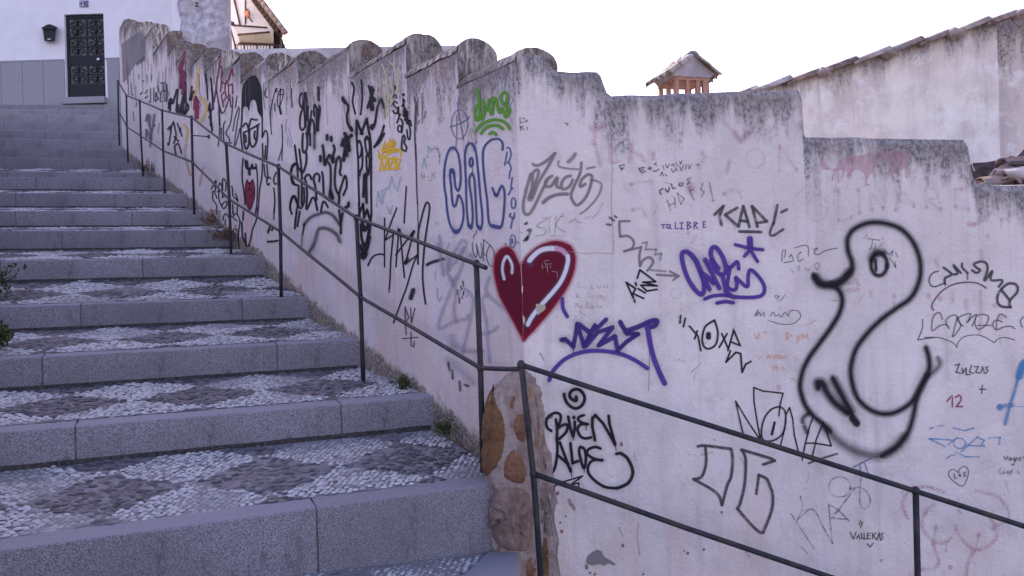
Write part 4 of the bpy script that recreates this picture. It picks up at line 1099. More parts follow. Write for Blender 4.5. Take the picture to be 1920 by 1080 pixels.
T('faded_lettering', 2, None, A, [
    (PK, 26, 0.31, .4, 's', '880,130 890,60 900,10;900,60 960,80 990,125;1060,60 1060,110;1420,60 1450,100;1400,180 1430,120;740,0 735,130 800,130;625,0 660,160;1630,120 1610,210'),
    (PK, 20, 0.23, .5, 's', '900,300 950,290 1050,280;905,490 980,490 1000,540;1350,740 1380,690;1590,370 1680,340 1720,400'),
    (PK, 30, 0.30, .4, 'd', '895,300 1590,375 905,495 1325,670 1060,80 1330,330'),
    (PK, 16, 0.14, .5, 'e', '1820,110 70,70')], .45)
T('faded_lettering', 2, None, (960, 0, 4), [
    (PK, 30, 0.42, .4, 's', '590,960 620,1000 610,1080;640,970 700,930;700,1030 730,1010'),
    (MR, 34, .26, .5, 's', '1670,1000 1720,1060 1770,1000'),
    (PK, 20, 0.31, .5, 's', '1600,920 1660,990;1740,1010 1800,960')], .5)
T('faded_lettering', 2, None, D, [
    (PK, 24, 0.27, .4, 's', '770,20 770,60;1380,20 1385,110;1480,90 1480,150;1590,20 1600,170 1590,340;580,20 680,10'),
    (PK, 40, 0.31, .4, 'd', '945,60 1205,60 1290,80 80,745 1700,130 1750,225'),
    (PK, 12, 0.31, .4, 's', '945,100 942,170')], .45)
t = Tag('pink_dripping_patch', 2, 'washed out mauve paint patch with drips', .35)
t.fill(pp(B, '398,70 402,180 440,190 500,188 520,140 560,110 620,85 700,85 800,58 920,55 1060,60 1058,120 1030,180 985,188 965,210 930,225 905,180 885,125 840,130 790,195 760,240 735,265 705,205 640,200 605,250 590,195 520,200 470,190'), PK, .42, 3, .4)
for st in ('500,190 480,270', '525,195 525,290', '570,190 550,255', '620,200 612,255', '735,250 733,310', '930,215 932,270', '1033,180 1036,255'): t.line(pp(B, st), PK, 2.2, .7, .4)
t.done()
T('script_tag', 2, 'grey marker script tag high beside the corner', A, [
    (GY, 20, .85, .2, 's', '155,150 185,163 240,140 290,100 322,70;322,70 270,170 200,290 150,410 125,410 150,330 155,230 180,195 200,212 170,310 140,400;140,225 105,350 85,450 90,510 112,530 150,500 230,340 275,255;300,240 258,270 250,310 290,318 340,250 332,310 355,330;440,240 400,252 370,300 382,340 430,320 455,270;520,140 510,220 460,330 442,390 470,450 505,452 565,380 600,255 570,230 522,270 510,320 550,300'),
    (GY, 14, .65, .3, 's', '350,130 350,168 420,185 500,190;560,185 622,173;590,270 640,280 672,312 640,400 560,490 510,525'),
    (GY, 26, .6, .3, 's', '420,135 450,110 475,75'), (GY, 24, .85, .2, 's', '232,440 280,402 340,380 415,375')], .3)
T('faint_tag', 2, None, A, [(GY, 11, .34, .3, 's', '270,560 200,600 190,622 250,640 240,680 180,690;230,560 295,548;280,560 280,662;330,540 320,672;382,520 330,610 400,662;430,590 480,560;400,690 290,690'),
    (BK, 18, .8, .2, 'l', '100,600 112,592;90,728 120,695 110,720 140,655;118,650 138,640'), (GY, 8, .4, .3, 's', '60,660 80,670;480,580 520,590;540,560 590,540;600,560 640,520 680,440')], .5)
T('numeral_tag', 2, 'grey chain of fives ending in an arrow', A, [(GY, 17, .82, .2, 's', '805,580 806,640 812,695;812,695 870,690 912,730 902,780 840,805;970,770 955,840 960,915;960,915 985,870 1030,850 1060,880 1040,920 1015,950'),
    (GY, 15, .82, .2, 'l', '882,578 805,580;840,805 968,773;1085,980 1240,990;1185,955 1250,990 1210,1020'), (GY, 12, .6, .3, 'l', '975,745 1012,735 1002,790 1082,790 1072,830 1122,820 1110,872;1040,945 1155,955'),
    (DG, 15, .7, .2, 'l', '730,550 765,576;710,602 740,606;768,540 785,551')])
T('black_tag', 2, None, (1160, 480, 10.8), [(BK, 34, 1, .12, 'l', '375,450 430,280 750,520 490,530 780,605 450,590 570,710 780,675;390,660 540,750;150,530 340,660 290,760;150,530 270,790;290,760 510,860'), (BK, 36, 1, .15, 'l', '345,545 355,595;318,890 322,930;270,790 300,850')], .1)
T('violet_note', 2, 'small violet handwriting TQ LIBRE', A, [(PU, 7, .85, .2, 'l', '1118,605 1152,603;1135,605 1136,632;1165,602 1160,628 1180,632 1188,606 1165,602;1180,620 1197,636;1225,585 1226,635 1248,634;1258,592 1286,590;1272,590 1272,635;1260,636 1286,634;1315,582 1316,640 1345,620 1322,607 1340,592 1315,582;1365,635 1368,585 1392,592 1370,610 1396,636;1452,580 1435,580 1436,626 1456,624;1436,602 1450,602')])
T('marker_tag', 2, 'worn dark grey marker tag KAPL with underline', A, [(DG, 20, .9, .15, 'l', '1520,530 1585,466 1556,540 1572,606;1690,478 1600,530 1690,612;1700,620 1735,465 1782,620;1712,572 1772,582;1842,620 1800,466 1912,580 1840,592;1990,458 1962,600;1705,655 1870,660'), (DG, 18, .85, .2, 's', '1962,590 1935,668 1960,686 2035,640;2020,512 2062,490')], .4)
V7 = (1260, 430, 7.2)
T('violet_tag', 2, 'bold violet spray tag with star and double underline', V7, [
    (PU, 54, 1, .28, 's', '310,400 240,325 180,300 135,335 145,450 205,640 300,800 392,878 432,840 430,720 400,620 330,440 260,340;330,430 410,600 508,810;430,605 500,660 560,728;448,408 550,610 640,795;630,525 565,440 525,330 548,248 610,255 690,380 728,500 722,580 670,612 600,560 530,420;680,620 710,720 738,850'),
    (PU, 44, 1, .28, 's', '745,500 800,510 885,435 905,535;790,510 765,640 745,780;740,765 800,812 862,810 880,740 862,650 900,680 1020,778 1032,640 1055,552 1120,580 1230,720 1252,830 1200,900 1050,920 860,912 720,890 560,898 445,940;740,840 840,922;610,995 720,976 830,990'),
    (PU, 74, 1, .14, 'l', '1053,125 1060,250'), (PU, 40, 1, .28, 'l', '858,206 1060,258 1228,274;982,362 1060,272 1158,436'), (PU, 8, .9, .2, 'l', '512,820 511,862')], .06)
T('marker_tag', 2, 'black marker tag xoxa above the handrail', Cc, [(BK, 13, .95, .12, 'l', '1265,206 1260,262;1300,226 1286,290;1330,285 1395,360 1416,470;1390,322 1370,382;1575,342 1620,450;1615,342 1555,446;1620,470 1665,316 1712,432 1640,402;1640,470 1605,556;1605,556 1680,482 1715,492 1725,632 1752,572 1792,550'), (BK, 14, .95, .12, 's', '1520,242 1450,290 1427,380 1442,440 1480,455 1530,420 1545,330 1520,242'), (BK, 34, 1, .1, 'l', '1475,345 1475,372')], .2)
T('violet_tag', 2, 'violet spray tag over a long violet arc', Cc, [
    (PU, 27, 1, .2, 's', '280,692 310,620 400,532 520,482 650,470 800,490 920,540 1015,602'),
    (PU, 34, 1, .25, 's', '1015,290 1050,480 1100,620 1145,716'), (PU, 24, 1, .25, 's', '378,80 382,150 415,215'),
    (PD, 29, 1, .26, 'l', '370,388 400,385 460,440 490,272 540,438 622,278;500,270 580,332 650,290 706,235;555,432 640,332 752,296 650,430 772,362 792,468 860,402 946,345 862,340'), (PD, 32, 1, .26, 's', '862,340 830,290 812,255;860,322 950,290 1040,250 1088,245 1072,282 1015,298'),
    (PD, 6, .9, .2, 'l', '460,440 462,505;375,390 376,410;390,390 391,418'), ((60, 90, 130), 4, .7, .3, 'l', '1030,300 1030,560 1025,770')], .06)
K5 = (1020, 720, 5.4)
T('spiral_mark', 2, 'black painted spiral under the handrail', K5, [(BK, 29, 1, .15, 's', '325,128 330,165 300,165 262,130 270,80 320,52 375,70 412,140 385,215 315,248 240,200 205,125 205,100')], .12)
T('black_lettering', 2, 'black brush lettering BUEN ALOE with a long curl', K5, [
    (BK, 26, 1, .15, 's', '75,475 32,440 25,370 70,312 130,292 170,322 160,390 140,425;120,360 134,450 130,560;140,450 200,412 240,420 222,490 150,560;405,315 362,330 346,360 380,390 440,406;440,406 370,412 340,460 370,530 420,550 475,540;130,560 136,680 110,850 65,910;370,637 356,690 400,850 425,760 410,662 370,637;570,652 520,637 450,662 440,710 510,756 590,770;590,770 500,770 450,822 450,900 520,980 620,1040 740,1052'),
    (BK, 30, .95, .22, 's', '740,1052 850,1000 898,890 850,760 780,702 732,705'),
    (BK, 27, 1, .15, 'l', '245,330 270,460 296,530 312,450 312,382;303,333 304,345;515,570 490,430 490,345 520,315 600,400 720,610;655,322 662,400 720,610;160,590 270,885;150,730 232,800 272,870;268,600 290,800 345,780'),
    (BK, 15, .95, .2, 'l', '390,930 290,960 190,992 108,1032;390,930 270,1020;352,1000 300,1012;352,1000 350,1060'), (BK, 8, .9, .2, 'l', '722,615 729,672;297,530 300,570;278,880 279,940;427,420 428,470;406,850 407,895;105,1030 104,1075')], .1)
N6 = (1370, 720, 6.75)
T('duck_drawing', 2, 'large black spray painted duck outline', (1440, 270, 4), [
    (BK, 30, .98, .8, 's', '345,985 395,1045 480,1050 560,1015 622,950 624,880 602,820 592,760 597,700 640,640 720,600 800,588 900,602 1000,645 1080,735 1128,850 1140,960 1118,1065 1062,1160 960,1232 840,1322 740,1422 660,1532 626,1640 620,1730 650,1860 700,1940 780,2000 870,2024 960,2010 1060,1950 1130,1860 1180,1760 1212,1680 1208,1600 1188,1530'),
    (BK, 46, .98, .7, 's', '355,1000 400,1050 480,1056 550,1030 610,960'),
    (BK, 30, .98, .8, 's', '480,1050 540,1110 556,1190 530,1280 470,1380 390,1490 310,1600 262,1700 240,1800 250,1880 282,1965 335,2035 400,2090 460,2150'),
    (BK, 62, .55, .6, 's', '430,2130 500,2200 600,2275 740,2330 860,2330 960,2270 1020,2200'), (BK, 32, .9, .8, 's', '860,2335 960,2275 1030,2190 1062,2135 1090,2040 1110,1940 1140,1840 1200,1735'), (BK, 34, .5, .7, 's', '1200,1735 1255,1700 1292,1650 1280,1610'),
    (BK, 44, .98, .7, 's', '372,1820 372,1785 410,1795 440,1860 500,1940 590,2010;490,1765 530,1840 600,1970 622,2010'), (BK, 48, .98, .4, 's', '635,2055 665,2095'),
    (BK, 26, .7, .6, 's', '300,2020 258,2060 268,2110 290,2160'), (BK, 25, .95, .5, 'e', '828,905 60,82'), (BK, 40, .75, .7, 's', '770,860 800,810 850,815'), (BK, 18, .9, .4, 's', '800,870 806,950')], .08)
T('marker_tag', 2, 'thin black marker tag NOVA crossing the handrail', N6, [(BK, 18, .95, .15, 'l', '155,640 110,450 60,215 200,450 362,695;372,700 330,470 292,220 290,42;290,42 400,86 660,116;660,116 622,260 605,402;620,790 680,560 692,400;692,390 742,297 780,440 800,640 855,870;900,960 940,750 1000,520 1040,422;940,746 1060,746 1270,782;1030,910 1080,700 1170,482 1272,782'), (BK, 20, .95, .15, 's', '620,282 520,312 432,410 386,560 392,680 450,718 560,700 650,622 690,480 682,342 620,282'), (BK, 28, 1, .12, 'l', '550,482 515,635'), (DG, 24, .8, .25, 's', '980,1000 1150,940 1350,880')], .25)
T('marker_tag', 2, 'big outlined marker letters OG under the handrail', E_, [(DG, 20, .95, .15, 's', '1390,105 1450,100 1640,125;1640,125 1652,200 1640,330 1610,400 1572,545;1572,545 1530,452 1360,350;1360,350 1420,330 1452,230 1448,110;1720,130 1920,190 1965,212;1965,212 1880,240;1718,130 1748,200 1742,380 1712,520 1688,572;1688,572 1800,700 1868,752 1890,725 1945,580 1952,470 1930,400 1905,348 1848,318;1848,318 1830,462')], .35)
T('pencil_note', 2, None, B, [(DG, 6, .8, .25, 's', '105,880 110,800 132,802 125,850;120,890 180,880;160,850 175,830 192,880;250,810 225,830 230,880 268,860;200,780 292,760 302,840;340,790 370,780 345,810 372,830 430,800 520,780'), (GY, 6, .6, .3, 's', '232,910 232,952;280,930 290,950;320,930 300,950;345,910 370,890 385,910 365,940 350,915;170,940 190,965')], .35)
T('pencil_note', 2, None, B, [(DG, 5, .85, .25, 'l', '740,710 830,722;780,720 770,780 752,792;800,745 795,790;850,705 856,712;830,770 850,745;870,800 900,830 930,800 920,840;950,815 965,850;905,850 955,930 945,880')], .3)
J6 = (1740, 480, 6)
T('black_tag', 2, 'smeared dark tag with a small heart right of the duck', J6, [(DG, 24, .9, .3, 's', '190,320 188,250 260,205 170,130;260,205 330,195 278,100 365,190;378,85 380,130 440,190;490,160 540,190 580,160 540,130 512,90 590,62 652,85 662,160 625,270;640,275 720,165 700,270 832,272 792,345'), (DG, 15, .8, .3, 's', '110,172 50,190 10,250 20,320 70,345 140,322 190,300;440,190 440,262;60,610 40,560 80,480 160,390 280,320 430,295 560,308 652,362'), (DG, 26, .9, .2, 's', '830,360 782,440 782,520 830,568 932,575;920,575 920,500 1000,400 985,322 900,310 830,360;820,380 912,492')], .3)
T('marker_tag', 2, 'thin pen tag with a scalloped underline right of the duck', J6, [(DG, 10, .9, .2, 's', '160,710 132,640 80,652 45,730 50,840 120,790 200,770 240,820 200,740 240,680 320,670 370,780;330,680 290,850 280,910 350,830 372,770;400,790 330,720 380,672 482,650 440,750;440,750 546,652 500,790;540,680 600,655 682,680 650,780 570,825 530,760 540,690;560,780 720,780;840,745 770,720 730,770 772,830 850,800 930,790 980,820;772,830 780,710 820,650 882,690;1075,680 1042,720 1045,770 1065,800'), (DG, 9, .85, .2, 's', '-118,130 -118,230 -140,370 -40,915 100,915 200,940 290,980 330,1030' .replace('-118,130 -118,230 -140,370 ', '')), (DG, 9, .85, .2, 's', '330,1030 345,970 420,905 560,888 660,920 755,975;755,975 800,930 880,918 980,945;30,615 28,700 -20,885 -22,910'.replace(';30,615 28,700 -20,885 -22,910', ''))], .25)
T('marker_tag', 2, None, D, [(DG, 7, .9, .2, 'l', '1160,235 1160,300 1125,390 1250,370'), (DG, 8, .9, .2, 'l', '1405,580 1440,570 1415,632 1450,640;1460,600 1465,640 1490,600 1490,650 1520,650;1530,580 1515,630 1542,640;1550,590 1582,590 1560,630 1592,640;1600,636 1612,590 1626,640;1656,590 1636,596 1652,620 1636,640;1612,730 1606,792;1590,760 1636,760')], .25)
T('red_number', 2, 'small maroon number 12', D, [((128, 64, 92), 10, .95, .2, 's', '1345,850 1386,806;1386,806 1386,892;1410,822 1440,805 1452,840 1415,890;1415,890 1462,890')], .2)
T('blue_splash', 2, 'sky blue paint streak at the right edge', D, [(BL, 22, .7, .5, 's', '1925,540 1885,650 1850,780 1820,870 1780,1020'), (BL, 52, .8, .4, 's', '1915,570 1885,660'), (BL, 30, .6, .4, 's', '1735,895 1780,885 1830,880'), (BL, 46, .6, .3, 'd', '1742,895'), (BL, 6, .6, .3, 's', '1830,885 1925,890')], .35)
T('blue_scribble', 2, 'light blue scribbled tag', G, [(BL, 10, .75, .3, 'l', '1210,50 1330,110;1350,95 1420,40;1450,145 1580,30;1500,100 1625,105;1570,40 1622,60 1600,100;1650,45 1742,40;1340,200 1370,175 1400,172;1410,150 1480,185 1585,185;1210,-25 1240,-35;1270,-45 1320,-50;1390,-30 1480,-10 1550,-30;1210,50 1380,60'), (BL, 14, .8, .3, 'l', '1742,40 1735,95'), (BL, 10, .7, .3, 'e', '1438,85 45,38')], .5)
T('pen_heart', 2, 'small pen heart with L+S', G, [(DG, 6, .85, .2, 's', '1428,305 1390,280 1356,302 1372,350 1456,406 1496,340 1500,282 1470,256 1436,280 1428,305'), (DG, 7, .9, .2, 'l', '1395,312 1400,346 1417,345;1430,322 1447,326;1438,310 1439,334;1482,300 1466,310 1482,325 1466,336')], .35)
T('pen_note', 2, None, G, [(DG, 7, .85, .2, 's', '1770,182 1782,208 1798,182;1815,195 1805,205 1818,212 1826,198 1815,195;1840,190 1845,215 1862,190;1862,190 1840,245 1825,240;1885,190 1870,205 1890,210 1892,190;1915,180 1918,200'), (GY, 7, .7, .3, 's', '1740,270 1735,310 1752,312;1765,290 1760,310 1780,300;1790,290 1795,312 1805,290;1815,290 1812,325;1830,280 1828,312;1870,290 1880,310'), (GY, 14, .2, .5, 's', '1780,370 1800,440')], .4)
T('chalk_tag', 2, 'dotted blue grey crayon tag low on the wall', G, [((92, 100, 140), 10, .85, .3, 's', '240,480 256,570 210,670;210,670 300,582 350,592 400,690 480,832;480,832 465,700 450,540;450,540 520,582 605,665;470,645 582,650;480,640 580,510 650,420;610,430 690,412 746,460 765,530 720,576 685,520 695,350 692,240 720,232 752,312;640,262 800,182'), ((92, 110, 160), 8, .8, .3, 'l', '170,610 342,872'), ((92, 100, 140), 9, .8, .3, 'e', '535,410 82,76')], .6)
T('pen_note', 2, 'small pen lettering VALLEKAS', G, [(DG, 7, .95, .2, 'l', '610,745 635,800 656,745;656,796 675,770 682,800;695,755 696,796 708,795;715,755 716,800 732,795;766,755 742,755 742,800 766,796;742,776 760,775;782,755 782,800;806,755 786,776 812,806;816,806 830,755 842,806;862,755 846,765 860,790 845,812;692,660 680,692;706,672 690,712;740,835 762,860 786,832;840,965 845,970;852,955 856,960')], .2)
T('faded_drawing', 2, 'faded pink crayon curves at the lower right', G, [(PK, 24, .55, .4, 's', '1050,650 1012,560 1022,490 1080,422 1200,412 1320,450;1250,540 1182,590 1155,680 1182,760 1250,820 1320,830 1382,790 1412,730;1412,730 1450,800 1550,880 1642,860 1710,790 1716,720 1690,680 1650,620;1560,440 1700,472 1780,550 1802,640 1712,700;1240,840 1260,900 1282,980 1240,1022 1150,1032 1060,1080;1550,890 1502,980 1490,1080'), (PK, 8, .7, .3, 's', '1242,850 1250,780 1258,725;1335,900 1340,845;1560,880 1578,775'), (PK, 36, .5, .3, 'd', '1262,718 1578,772 1408,715 1370,1015'), (MR, 34, .35, .4, 's', '1690,730 1700,690')], .6)
T('faint_note', 2, None, Cc, [(GY, 5, .5, .3, 's', '495,-40 495,-5 515,-5;540,-15 535,0 555,0 552,-20;600,-20 590,0 615,0 612,10;640,-20 640,0 660,-5 662,-22;690,-25 688,0;720,-20 705,-10 722,0;480,30 482,75;510,40 485,58 515,75;570,35 572,75;600,55 600,75 620,55;640,55 632,72 650,75 650,55;665,75 668,55 685,75;478,115 478,150;478,118 500,120 482,135;510,130 505,148 525,148 522,130;562,105 562,150;585,130 580,148 600,150 598,130;610,150 615,130 628,150;640,115 640,150;655,140 670,138 658,150'), (PU, 5, .3, .3, 'l', '1212,530 1215,555;1230,530 1230,555;1245,555 1255,530 1265,555;1290,530 1280,545 1300,550;1350,530 1355,550;1345,625 1350,650;1370,650 1380,625 1395,650'), (GY, 8, .2, .5, 'e', '1230,40 38,40')], .5)
T('orange_note', 2, None, D, [(OR, 8, .75, .3, 'l', '140,330 142,382 172,356 140,330;215,360 230,382;242,350 216,412;255,386 260,346 276,370 294,342 300,386;-8,530 4,502 20,528 26,500;45,505 46,528 62,505;75,530 78,505 95,528 98,502;110,508 112,530;125,505 140,528;40,580 36,612;60,585 55,600 75,598;70,585 70,615;-75,500 -70,530 -50,515;-70,330 -70,380;-100,345 -85,380 -60,350;-30,330 -10,332'), (OR, 6, .55, .3, 's', '100,600 112,592 122,604 108,616 100,600;190,520 210,530 200,555')], .4)
T('pen_script', 2, None, D, [(DG, 5, .85, .2, 's', '-100,215 -70,160 -85,210 -60,180 -55,210 -30,180 -25,215;20,210 40,180 60,212 80,198 100,216 130,182 152,210 166,172 220,170 246,210 200,262 120,273 40,255 0,240'), (DG, 5, .7, .2, 's', '70,86 52,62 68,56 72,64 86,58 70,86;90,145 95,150;85,100 110,80;110,80 130,50')], .3)
T('marker_note', 2, None, A, [(DG, 9, .75, .25, 'l', '992,175 950,185 972,216 1002,205;960,200 985,194;1020,186 1046,180;1030,170 1036,196;1085,140 1068,150 1085,165;1060,200 1075,205 1100,190;805,165 825,200;805,165 845,155;815,185 840,180'), (DG, 7, .7, .3, 'l', '1130,160 1140,190;1150,150 1165,180 1180,150;1195,160 1210,150 1215,170;1230,140 1240,165;1255,130 1265,150 1275,125;1110,240 1125,210 1135,240;1150,225 1160,240;1195,185 1205,215;1215,210 1230,180 1240,205;1255,165 1270,200 1285,160;1300,190 1305,155;1320,155 1330,185 1345,150;1380,150 1400,155 1385,165'), (DG, 10, .75, .25, 's', '1132,335 1106,352 1118,376;1150,335 1168,362 1180,325;1195,300 1208,336 1225,325;1262,290 1252,310 1275,312 1280,290;1340,255 1312,268 1335,285 1315,300'), (GY, 9, .65, .3, 'l', '1165,420 1190,500;1218,400 1226,472;1176,462 1222,440;1240,370 1266,452 1292,410 1240,370;1330,350 1365,420;1330,350 1360,340;1430,295 1415,340 1440,360 1420,395;1480,290 1506,422;1500,425 1515,425'), ((120, 60, 80), 50, .28, .6, 's', '1330,310 1340,350')], .4)
T('pencil_note', 2, None, (960, 0, 4), [(DG, 6, .8, .25, 'l', '60,880 61,922 92,915;75,885 95,890;100,900 108,915 120,900;60,940 66,980;60,960 85,945;75,958 92,976;112,950 114,975;395,925 420,930 415,940')], .3)
# plaster flaws on the front wall
t = Tag('bare_patch', 2, 'grey bare patch where the plaster has flaked off', .1)
t.fill(pp(E_, '555,960 572,922 610,895 640,880 668,890 682,915 692,935 730,955 775,985 772,1000 745,995 720,978 690,1005 660,985 640,992 600,1000 560,985'), (112, 106, 120), 1, 1.6, .2, 3, False)
for q in ('830,850', '402,632', '362,680', '1437,880', '1290,890', '560,1012', '340,460', '1318,905', '770,520', '585,1055', '620,1065', '375,745', '820,90', '1570,600', '985,1065'):
    x, y = pp(E_, q)[0]; r_ = random.Random(int(x)).uniform(1.5, 4); t.fill([(x+r_*math.cos(a)*random.uniform(.7, 1.2), y+r_*1.2*math.sin(a)*random.uniform(.7, 1.2)) for a in np.linspace(0, 5.5, 8)], (118, 98, 108), .9, 1, .3, 1.2)
for st in ('450,545 465,575', '430,510 440,540'): t.line(pp(E_, st), (140, 116, 118), 6, .6, .4)
for st in ('948,680 940,780 955,920',): t.line(pp(E_, st), (150, 138, 152), 2, .5, .4)
t.line([(1146, 186), (1145, 240), (1148, 300), (1146, 380), (1150, 450), (1149, 476)], (146, 132, 146), 1.6, .6, .4)
t.line([(1149, 476), (1120, 474), (1090, 475), (1060, 470)], (150, 138, 152), 1.4, .5, .4)
t.done()

# ---------------------------------------------------------------- painted heart wrapping the corner
Hh_ = (900, 440, 9.6)
hl = [(x, y) for x, y in pp(Hh_, '742,590 690,470 640,370 590,285 510,222 400,255 315,340 280,450 266,600 290,800 350,1060 430,1230 520,1410 640,1640 760,1880 782,1900 775,1600 765,1200 752,800')]
hr_ = [(x, y) for x, y in pp(Hh_, '745,590 790,475 870,375 1000,255 1150,172 1300,128 1420,128 1540,162 1630,215 1690,330 1710,450 1690,620 1640,780 1560,950 1440,1130 1250,1390 1000,1680 800,1900 786,1900 776,1600 768,1200 756,800')]
LAYER[0] = 0
t = Tag('heart_half', 1, 'left half of the painted dark red heart', .08)
t.line(pp(Hh_, '720,540 640,370 590,285 510,222 400,255 315,340 280,450 266,600 290,800 350,1060 430,1230 520,1410 640,1640 770,1890'), HR, 5, .6, .9, True)
t.fill(hl, HT, 1, 3, .4); t.line(pp(Hh_, '640,400 590,310 510,245 410,275 330,355 298,460 285,600 310,800 370,1060 450,1230 540,1410 660,1640 760,1840'), HR, 3.2, .45, .8)
t.line(pp(Hh_, '445,800 415,640 430,500 490,392 550,450 590,560 585,690'), LI, 4.3, .95, .45)
t.done()
t = Tag('heart_half', 2, 'right half of the painted dark red heart', .08)
t.line(pp(Hh_, '760,540 790,475 870,375 1000,255 1150,172 1300,128 1420,128 1540,162 1630,215 1690,330 1710,450 1690,620 1640,780 1560,950 1440,1130 1250,1390 1000,1680 790,1900'), HR, 6, .6, .9, True)
t.fill(hr_, HT, 1, 4, .4)
t.line(pp(Hh_, '800,500 880,395 1010,280 1155,200 1300,156 1420,156 1530,190 1605,240 1660,340 1680,450 1660,620 1610,770 1530,940 1410,1110 1220,1370 980,1650 800,1860'), HR, 4.5, .5, .8)
t.line(pp(Hh_, '900,520 870,460 940,395 1080,290 1220,252 1380,250 1480,285 1560,370 1580,470 1540,650 1450,850 1330,1010 1180,1180 1040,1340 920,1500 855,1620'), (96, 66, 104), 11, .6, .6)
t.line(pp(Hh_, '890,470 960,385 1080,290 1220,252 1380,250'), LI, 8, 1, .35); t.line(pp(Hh_, '1380,250 1470,280 1545,350'), (176, 130, 170), 8, .95, .4)
t.line(pp(Hh_, '1575,380 1582,470 1540,650 1450,850 1330,1010 1180,1180 1040,1340 920,1500 860,1620'), LI, 7, 1, .35)
t.fill(pp(Hh_, '1005,1245 1170,1262 1182,1330 1130,1385 1105,1395 1040,1450 1012,1360'), (150, 140, 146), 1, 1, .2, 3, False)
t.fill(pp(Hh_, '770,1440 812,1500 808,1590 792,1620 775,1560'), (168, 154, 160), 1, .6, .2, 2, False)
t.fill(pp(Hh_, '752,900 772,930 772,1040 756,1060 748,980'), (176, 164, 172), 1, .6, .2, 2, False)
for st in ('1115,520 1122,620;1145,580 1118,575', '1160,470 1240,465', '1150,490 1190,530 1290,525', '1182,535 1188,600', '1212,560 1216,680', '1265,560 1268,600', '1300,565 1330,570 1335,615 1300,605', '1030,550 1065,620', '1420,545 1405,580', '1180,660 1110,670 1090,730 1150,775 1210,760 1260,690', '1170,690 1130,690 1140,730 1180,710', '1310,720 1360,740', '1290,665 1370,670 1395,720 1380,770'):
    for q in st.split(';'): t.line(pp(Hh_, q), (150, 120, 138), 1.1, .75, .4)
t.done()
# ---------------------------------------------------------------- long wall
F1 = (380, 100, 10.667); F2 = (380, 200, 10.667); F3 = (380, 300, 10.667); F4 = (380, 390, 10.667)
H1 = (540, 150, 10.667); H2 = (540, 250, 10.667); H3 = (540, 340, 10.667); J1 = (640, 420, 10.667)
K1 = (680, 110, 10.667); K2 = (680, 200, 10.667); L1 = (820, 150, 10.667); L2 = (820, 250, 10.667); L3 = (820, 340, 10.667); Q4 = (480, 270, 4); Q5 = (480, 540, 4); R8 = (180, 140, 8)
t = Tag('portrait_stencil', 1, 'black painted face with glasses and dark red lips', .1)
t.fill(pp(F1, '772,1370 778,1080 785,760 800,660 850,560 920,480 1010,440 1080,452 1130,540 1170,640 1192,760 1200,1080 1202,1250 1196,1560 1182,1320 1140,1235 1100,1160 1088,1060 1060,955 1020,925 972,955 946,1040 935,1165 915,1130 895,1075 850,1062 812,1110 802,1370'), (28, 29, 38), 1, 1.6, .2, 2.2)
t.fill(pp(F3, '850,640 862,500 895,395 915,420 938,490 965,420 995,390 1022,480 1040,600 1030,750 990,900 940,1000 890,930 858,800'), (112, 44, 66), 1, 2, .25, 2.2)
for st in ('850,640 862,500 895,395 938,490 995,390 1022,480 1040,600 1030,750 990,900 940,1000 890,930 858,800 850,640', '900,640 940,560 990,640 985,700 950,740'): t.line(pp(F3, st), BK, 1.5, .75, .4)
for st in ('790,260 770,500 782,680 812,870', '1190,200 1190,500 1184,620 1240,500 1272,480 1300,540 1312,680 1300,860 1280,1075', '1188,740 1202,1075', '1262,780 1240,1075'): t.line(pp(F2, st), BK, 2.4, .95, .2)
for st in ('810,400 845,345 880,330 905,380 925,450', '820,520 930,470 1040,410 1130,345', '825,530 832,660 850,780 880,850 915,800 935,700 932,480', '945,480 948,640 970,760 1010,805 1060,740 1090,600 1100,390', '930,440 950,340 985,245 1040,262 1090,262'): t.line(pp(F2, st), BK, 2.8, .95, .3)
for st in ('862,560 874,620 876,710', '1050,490 1040,590 1058,660'): t.line(pp(F2, st), BK, 2.6, .95, .3)
for st in ('820,-30 800,200 800,400 822,600 840,800 835,900', '1060,80 1090,300 1095,560 1080,900 1050,1077', '1192,40 1182,350 1140,600 1120,900 1100,1077', '860,0 866,120 900,180 925,170', '960,180 990,80 1010,160 1050,150'): t.line(pp(F3, st), BK, 2.4, .9, .3)
for st in ('890,30 905,150', '942,290 936,190 960,170', '1010,165 1045,160'): t.line(pp(F3, st), BK, 4.2, .9, .35)
for st in ('808,60 800,240', '780,280 800,560 860,700 875,760', '1108,0 1090,200 1000,420 962,600 920,760', '850,500 862,700'): t.line(pp(F4, st), BK, 2.6, .85, .4)
t.done()
T('maroon_tag', 1, 'thin maroon stick figure tag left of the face', F1, [(MR, 26, .95, .2, 's', '372,0 335,250 282,600 215,980;335,245 388,285 395,470;590,310 555,430 530,540;590,310 612,440'), (MR, 22, .95, .2, 'l', '365,770 392,560 470,620 500,545 530,650 602,608 612,800;470,620 455,740 500,900 530,850 522,650;440,780 386,850 420,990 420,1077;550,830 572,1077;470,905 405,985')], .15)
T('black_scrawl', 1, None, F1, [(BK, 20, .85, .25, 's', '265,700 300,880 340,1080 385,1180 420,1190 450,1150 490,1060 540,900;690,850 660,1080;612,880 600,1080 560,1390 470,1590 530,1690 540,1780;725,1065 650,1300 610,1550;745,1110 690,1460 640,1840 690,1760 750,1500;330,1065 352,1370 340,1620 318,1860;380,1490 376,1710;460,1355 420,1460 428,1720 470,1810 530,1790 590,1800;150,480 170,700 190,860 200,1077 150,1200;60,400 80,600 90,880;100,1150 140,1000 170,1300 150,1450;110,1250 180,1400 200,1540'), (BK, 34, .8, .3, 's', '170,700 190,860 195,1050;150,1080 170,1290')], .3)
